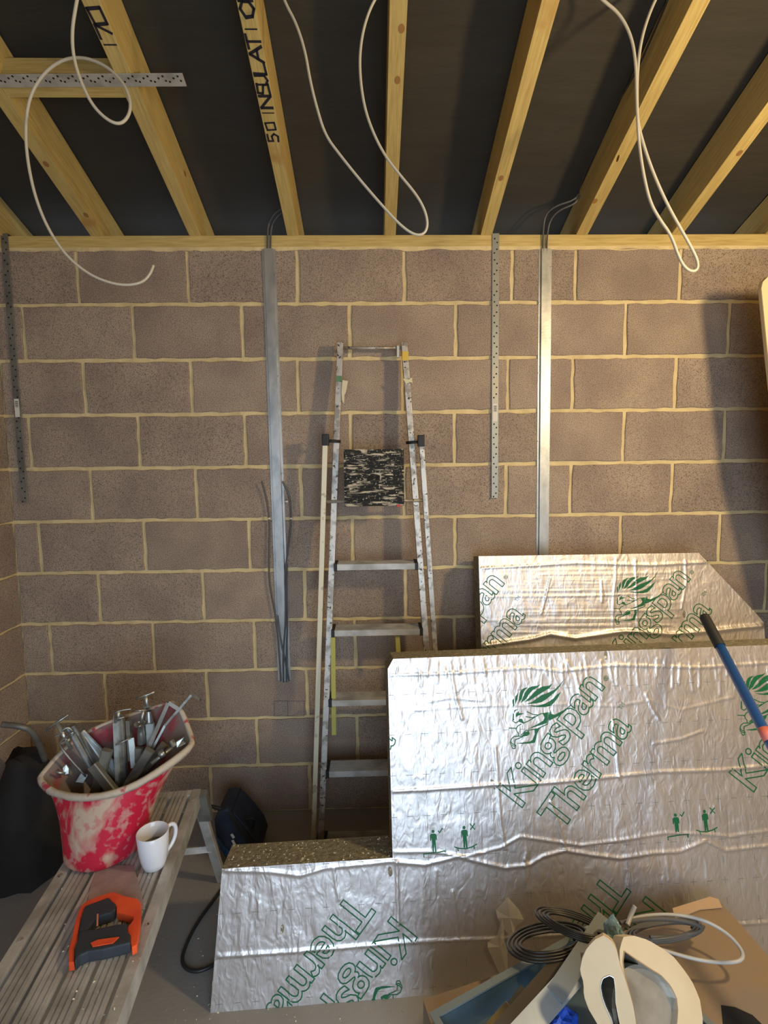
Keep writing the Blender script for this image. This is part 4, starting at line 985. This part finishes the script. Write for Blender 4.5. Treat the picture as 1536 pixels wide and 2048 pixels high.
# shallow blue grey tray
T0_, T1_ = atZ(868, 2030, CZ+.085), atZ(1205, 1842, CZ+.085)
td = (T1_-T0_).normalized(); tp = Vector((td.y, -td.x, 0)).normalized()
if tp.y > 0: tp = -tp
tr_ = empty('plastic_tray', (T0_.x, T0_.y, CZ)); tag(tr_, 'blue-grey plastic tray on the cardboard box holding metal profiles', 'tray')
tl_ = (T1_-T0_).length; tw = .30; z0, z1 = CZ+.001, CZ+.085
def TP(l, w_, z): return Vector((T0_.x, T0_.y, 0))+td*l+tp*w_+Vector((0, 0, z))
oc = [(0, 0), (tl_, 0), (tl_, tw), (0, tw)]
MB().prism([TP(l, w_, z0) for l, w_ in oc], (0, 0, .004)).build('tray_floor', TRAY, tr_)
for (a, b, c, d_) in ((0, 0, tl_, .004), (0, tw-.004, tl_, tw), (0, 0, .004, tw), (tl_-.004, 0, tl_, tw)):
    MB().prism([TP(a, b, z0+.004), TP(c, b, z0+.004), TP(c, d_, z0+.004), TP(a, d_, z0+.004)], (0, 0, z1-z0-.006)).build('tray_side', TRAY, tr_)
RIMG = mat('tray rim', (.15, .18, .18), .4)
rm = MB().ring([TP(-.008, -.008, z1-.003), TP(tl_+.008, -.008, z1-.003), TP(tl_+.008, tw+.008, z1-.003), TP(-.008, tw+.008, z1-.003)],
               [TP(.008, .008, z1-.003), TP(tl_-.008, .008, z1-.003), TP(tl_-.008, tw-.008, z1-.003), TP(.008, tw-.008, z1-.003)], (0, 0, .005))
rm.build('tray_rim', RIMG, tr_)

# metal profiles
def profile(label, a, b, w_, mt, th=.002, up=(0, -.3, 1), lip=True, nm='metal_profile'):
    a = Vector(a); b = Vector(b); d_ = (b-a).normalized(); sd = d_.cross(Vector(up)).normalized(); n2 = sd.cross(d_)
    if n2.z < 0: n2 = -n2; sd = -sd
    h = .014 if lip else th
    pr_ = [(-w_/2, -h), (-w_/2, 0), (w_/2, 0), (w_/2, -h), (w_/2-th, -h), (w_/2-th, -th), (-w_/2+th, -th), (-w_/2+th, -h)] if lip else [(-w_/2, -th), (-w_/2, 0), (w_/2, 0), (w_/2, -th)]
    o = MB().sweep([a, b], pr_, sd, n2).build(nm, mt, bevel=.0004); tag(o, label, 'profile'); return o
SMOKE = mat('grey plastic trunking', (.22, .245, .26), .3, .2)
profile('grey metal profile with its far end topmost in the pile, behind the tape rolls', atZ(1212, 1835, CZ+.17), atZ(1110, 1990, CZ+.15), .040, SMOKE)
profile('broad pale galvanised profile running off the bottom, left of the tape rolls', atZ(1147, 1950, CZ+.15), atZ(1035, 2075, CZ+.14), .046, mat('pale profile', (.34, .37, .39), .5, .35, col2=(.27, .30, .32), scale=12), up=(.3, -.3, 1))
profile('shiny chrome profile in the tray at the bottom of the picture', atZ(1020, 2012, CZ+.10), atZ(960, 2080, CZ+.10), .024, mat('chrome', (.45, .45, .47), .12, 1))
profile('dark steel profile in the tray, beside the shiny chrome one', atZ(1052, 1980, CZ+.095), atZ(985, 2075, CZ+.085), .030, mat('dark steel', (.06, .065, .07), .4, .6))
profile('long dark brown profile lying diagonally behind the broad pale one', atZ(1135, 1915, CZ+.12), atZ(985, 2090, CZ+.10), .050, mat('brown profile', (.075, .06, .045), .5), up=(0, 0, 1))

# tape rolls: cream liner faces with silver foil cores
c2 = lambda x, y: (1130+x/5.12, 1780+y/5.12)
def loop_interp(pts, n_):
    pts = [Vector(p) for p in pts]; L = [0]
    for a, b in zip(pts, pts[1:]+[pts[0]]): L.append(L[-1]+(b-a).length)
    out_ = []; ext = pts+[pts[0]]
    for i in range(n_):
        s_ = L[-1]*i/n_; j = max(q for q in range(len(L)-1) if L[q] <= s_); f_ = (s_-L[j])/(L[j+1]-L[j]); out_.append(ext[j].lerp(ext[j+1], f_))
    return out_
def roll(label, outer, inner, P, Nn, th, core_mt, crease=None):
    Nn = Vector(Nn).normalized(); P = Vector(P)
    def pl_(p): return on_plane(*c2(*p), P, Nn)
    O_ = [pl_(p) for p in outer]; I_ = [pl_(p) for p in inner]
    e_ = empty('tape_roll', sum(O_, Vector())/len(O_)); tag(e_, label, 'tape roll')
    n_ = 48; O_ = loop_interp(O_, n_); I_ = loop_interp(I_, n_)
    # align starts by angle
    c_ = sum(I_, Vector())/n_; best = min(range(n_), key=lambda i: ((O_[i]-c_).normalized()-(I_[0]-c_).normalized()).length); O_ = O_[best:]+O_[:best]
    MB().ring(O_, I_, -Nn*th).build('liner_face', CREAM, e_, bevel=.0008)
    I2 = [c_+(p-c_)*.97 for p in I_]
    MB().ring([p+Nn*.0015 for p in I_], [p+Nn*.0015 for p in I2], -Nn*(th+.10)).build('foil_core', core_mt, e_, smooth=False)
    return e_, O_, I_, Nn
o2 = [(600, 480), (700, 465), (850, 510), (1000, 600), (1110, 680), (1200, 790), (1300, 930), (1380, 1110), (1410, 1300), (1415, 1500), (1370, 1720), (1250, 1900), (1080, 1980), (900, 1950), (760, 1800), (680, 1600), (640, 1300), (600, 1000), (560, 760), (560, 590)]
i2_ = [(600, 620), (700, 690), (880, 810), (980, 870), (1080, 980), (1140, 1100), (1155, 1220), (1145, 1372), (1110, 1520), (1020, 1660), (900, 1690), (800, 1600), (730, 1400), (680, 1150), (620, 900), (585, 740)]
PR2 = atZ(1330, 2048, CZ+.17)
roll('wide cream and silver tape roll, right one of the leaning pair', o2, i2_, PR2, (.25, -.75, .62), .035, SILVER)
o1 = [(390, 465), (470, 510), (525, 600), (560, 760), (610, 900), (660, 1060), (700, 1200), (730, 1372), (720, 1560), (650, 1720), (520, 1700), (430, 1560), (330, 1372), (240, 1220), (190, 1080), (190, 950), (150, 830), (175, 700), (220, 600), (300, 510)]
i1_ = [(455, 870), (500, 890), (515, 1000), (520, 1150), (545, 1290), (570, 1400), (560, 1500), (520, 1500), (480, 1330), (420, 1200), (380, 1090), (362, 980), (385, 900)]
PR1 = atZ(1200, 2048, CZ+.20)
roll('squashed cream tape roll with a narrow dark hole, left one of the leaning pair', o1, i1_, PR1, (-.35, -.75, .55), .035, SILVER)
# barrel seen inside the right roll
bcn = on_plane(*c2(900, 1300), PR2, Vector((.25, -.75, .62)).normalized())-Vector((.25, -.75, .62)).normalized()*.05
o = MB().lathe([(0, .035), (.074, .035), (.080, .030), (.080, -.035), (.074, -.04), (0, -.04)], bcn, 32, (.25, -.75, .62)).build('grey_spool', mat('grey spool', (.36, .34, .29), .4, .3, col2=(.22, .19, .15), scale=9)); tag(o, 'grey spool showing through the hole of the wide tape roll', 'spool')

# pale blue plastic scraps
def crumple(name, label, c, r, mt, sc_=(1, 1, 1), seed=0):
    bm = bmesh.new(); bmesh.ops.create_icosphere(bm, subdivisions=3, radius=1)
    for v in bm.verts:
        n_ = mnoise.noise(v.co*1.7+Vector((seed, 0, 0)))+.4*mnoise.noise(v.co*4+Vector((seed, 9, 0))); v.co = v.co*(1+.45*n_)
        v.co = Vector((v.co.x*sc_[0], v.co.y*sc_[1], v.co.z*sc_[2]))*r+Vector(c)
    me = bpy.data.meshes.new(name); bm.to_mesh(me); bm.free(); o_ = link(name, me, mt); tag(o_, label, 'scrap'); return o_
crumple('plastic_scrap', 'crumpled pale blue plastic between the tops of the tape rolls', atZ(1226, 1862, CZ+.19), .026, PALEB, (.8, .7, 1.25), 1)
crumple('plastic_scrap', 'bright blue plastic scrap at the bottom edge left of the tape rolls', atZ(1128, 2040, CZ+.09), .024, BRIGHTB, (1.2, 1, .9), 4)

# cable coils
def coil(label, cx_, cy_, rx, ry, z, r, mt, turns, tilt=0, sp_=3, nm='cable_coil', zamp=.02):
    pts = []
    for i in range(turns*18+1):
        a = 2*math.pi*i/18; kx = rx*(1-.10*(i//18))+random.uniform(-1, 1)*.8; ky = ry*(1-.16*(i//18))
        x = kx*math.cos(a); y = ky*math.sin(a); c_, s_ = math.cos(tilt), math.sin(tilt)
        pts.append(atZ(cx_+x*c_-y*s_, cy_+x*s_+y*c_, z+zamp*math.sin(a)+.004*(i//18)))
    o_ = MB().tube(pts, r, 8, 1).build(nm, mt, smooth=True); tag(o_, label, 'cable'); return o_
coil('dark cable coil spreading left of the pile against the front board', 1098, 1884, 84, 40, CZ+.10, .0036, CABLED, 4, -.1)
coil('upper dark cable coil fanned out behind the pile against the foil', 1150, 1850, 84, 24, CZ+.15, .0034, CABLED, 4, .35)
coil('grey cable coil on the box right of the pile', 1330, 1862, 78, 22, CZ+.06, .0040, CABLEG, 3, -.12)
cable('light_cable', [atZ(x, y, z) for x, y, z in ((1235, 1850, CZ+.12), (1280, 1832, CZ+.12), (1340, 1828, CZ+.11), (1400, 1836, CZ+.10), (1450, 1862, CZ+.09), (1482, 1895, CZ+.08), (1488, 1918, CZ+.075), (1465, 1926, CZ+.07), (1410, 1923, CZ+.07), (1350, 1908, CZ+.07), (1290, 1888, CZ+.08), (1240, 1870, CZ+.10))],
      .0045, CABLEL, 'pale cable making the big outer loop over the cardboard box')
cable('light_cable', [atZ(x, y, z) for x, y, z in ((1240, 1846, CZ+.13), (1290, 1838, CZ+.12), (1350, 1838, CZ+.11), (1400, 1850, CZ+.09), (1405, 1862, CZ+.08), (1360, 1874, CZ+.08), (1300, 1874, CZ+.09))],
      .0050, CABLEG, 'grey cable making the short inner loop over the cardboard box')
cable('cable_stub', [atZ(1255, 1850, CZ+.14), atZ(1262, 1830, CZ+.15), atZ(1270, 1812, CZ+.17)], .0055, CABLEL, 'cut end of a pale cable sticking up above the tape rolls')

# repeats carry a shared group
for o in list(bpy.data.objects):
    if o.parent is None and 'category' in o:
        g = {'hanging_cable': 'loose pale cables hanging from the roof', 'cable_tail': 'cable tails on the left wall channel', 'grey_cable': 'grey cables feeding the wall channels',
             'restraint_strap': 'perforated steel straps', 'cable_channel': 'galvanised channels on the block wall', 'insulation_board': 'foil-faced insulation boards',
             'profile_clamp': 'steel clamps in the red bucket', 'clamp_bar': 'steel clamps in the red bucket', 'wing_clamp': 'steel clamps in the red bucket', 'bent_bracket': 'bent brackets in the red bucket',
             'metal_profile': 'metal profiles in the pile', 'tape_roll': 'tape rolls on the pile', 'cable_coil': 'cable coils on the pile', 'light_cable': 'pale cables on the cardboard box',
             'cable_clip': 'white cable clips', 'plastic_scrap': 'blue plastic scraps on the pile'}.get(o.name.split('.')[0])
        if g: o['group'] = g
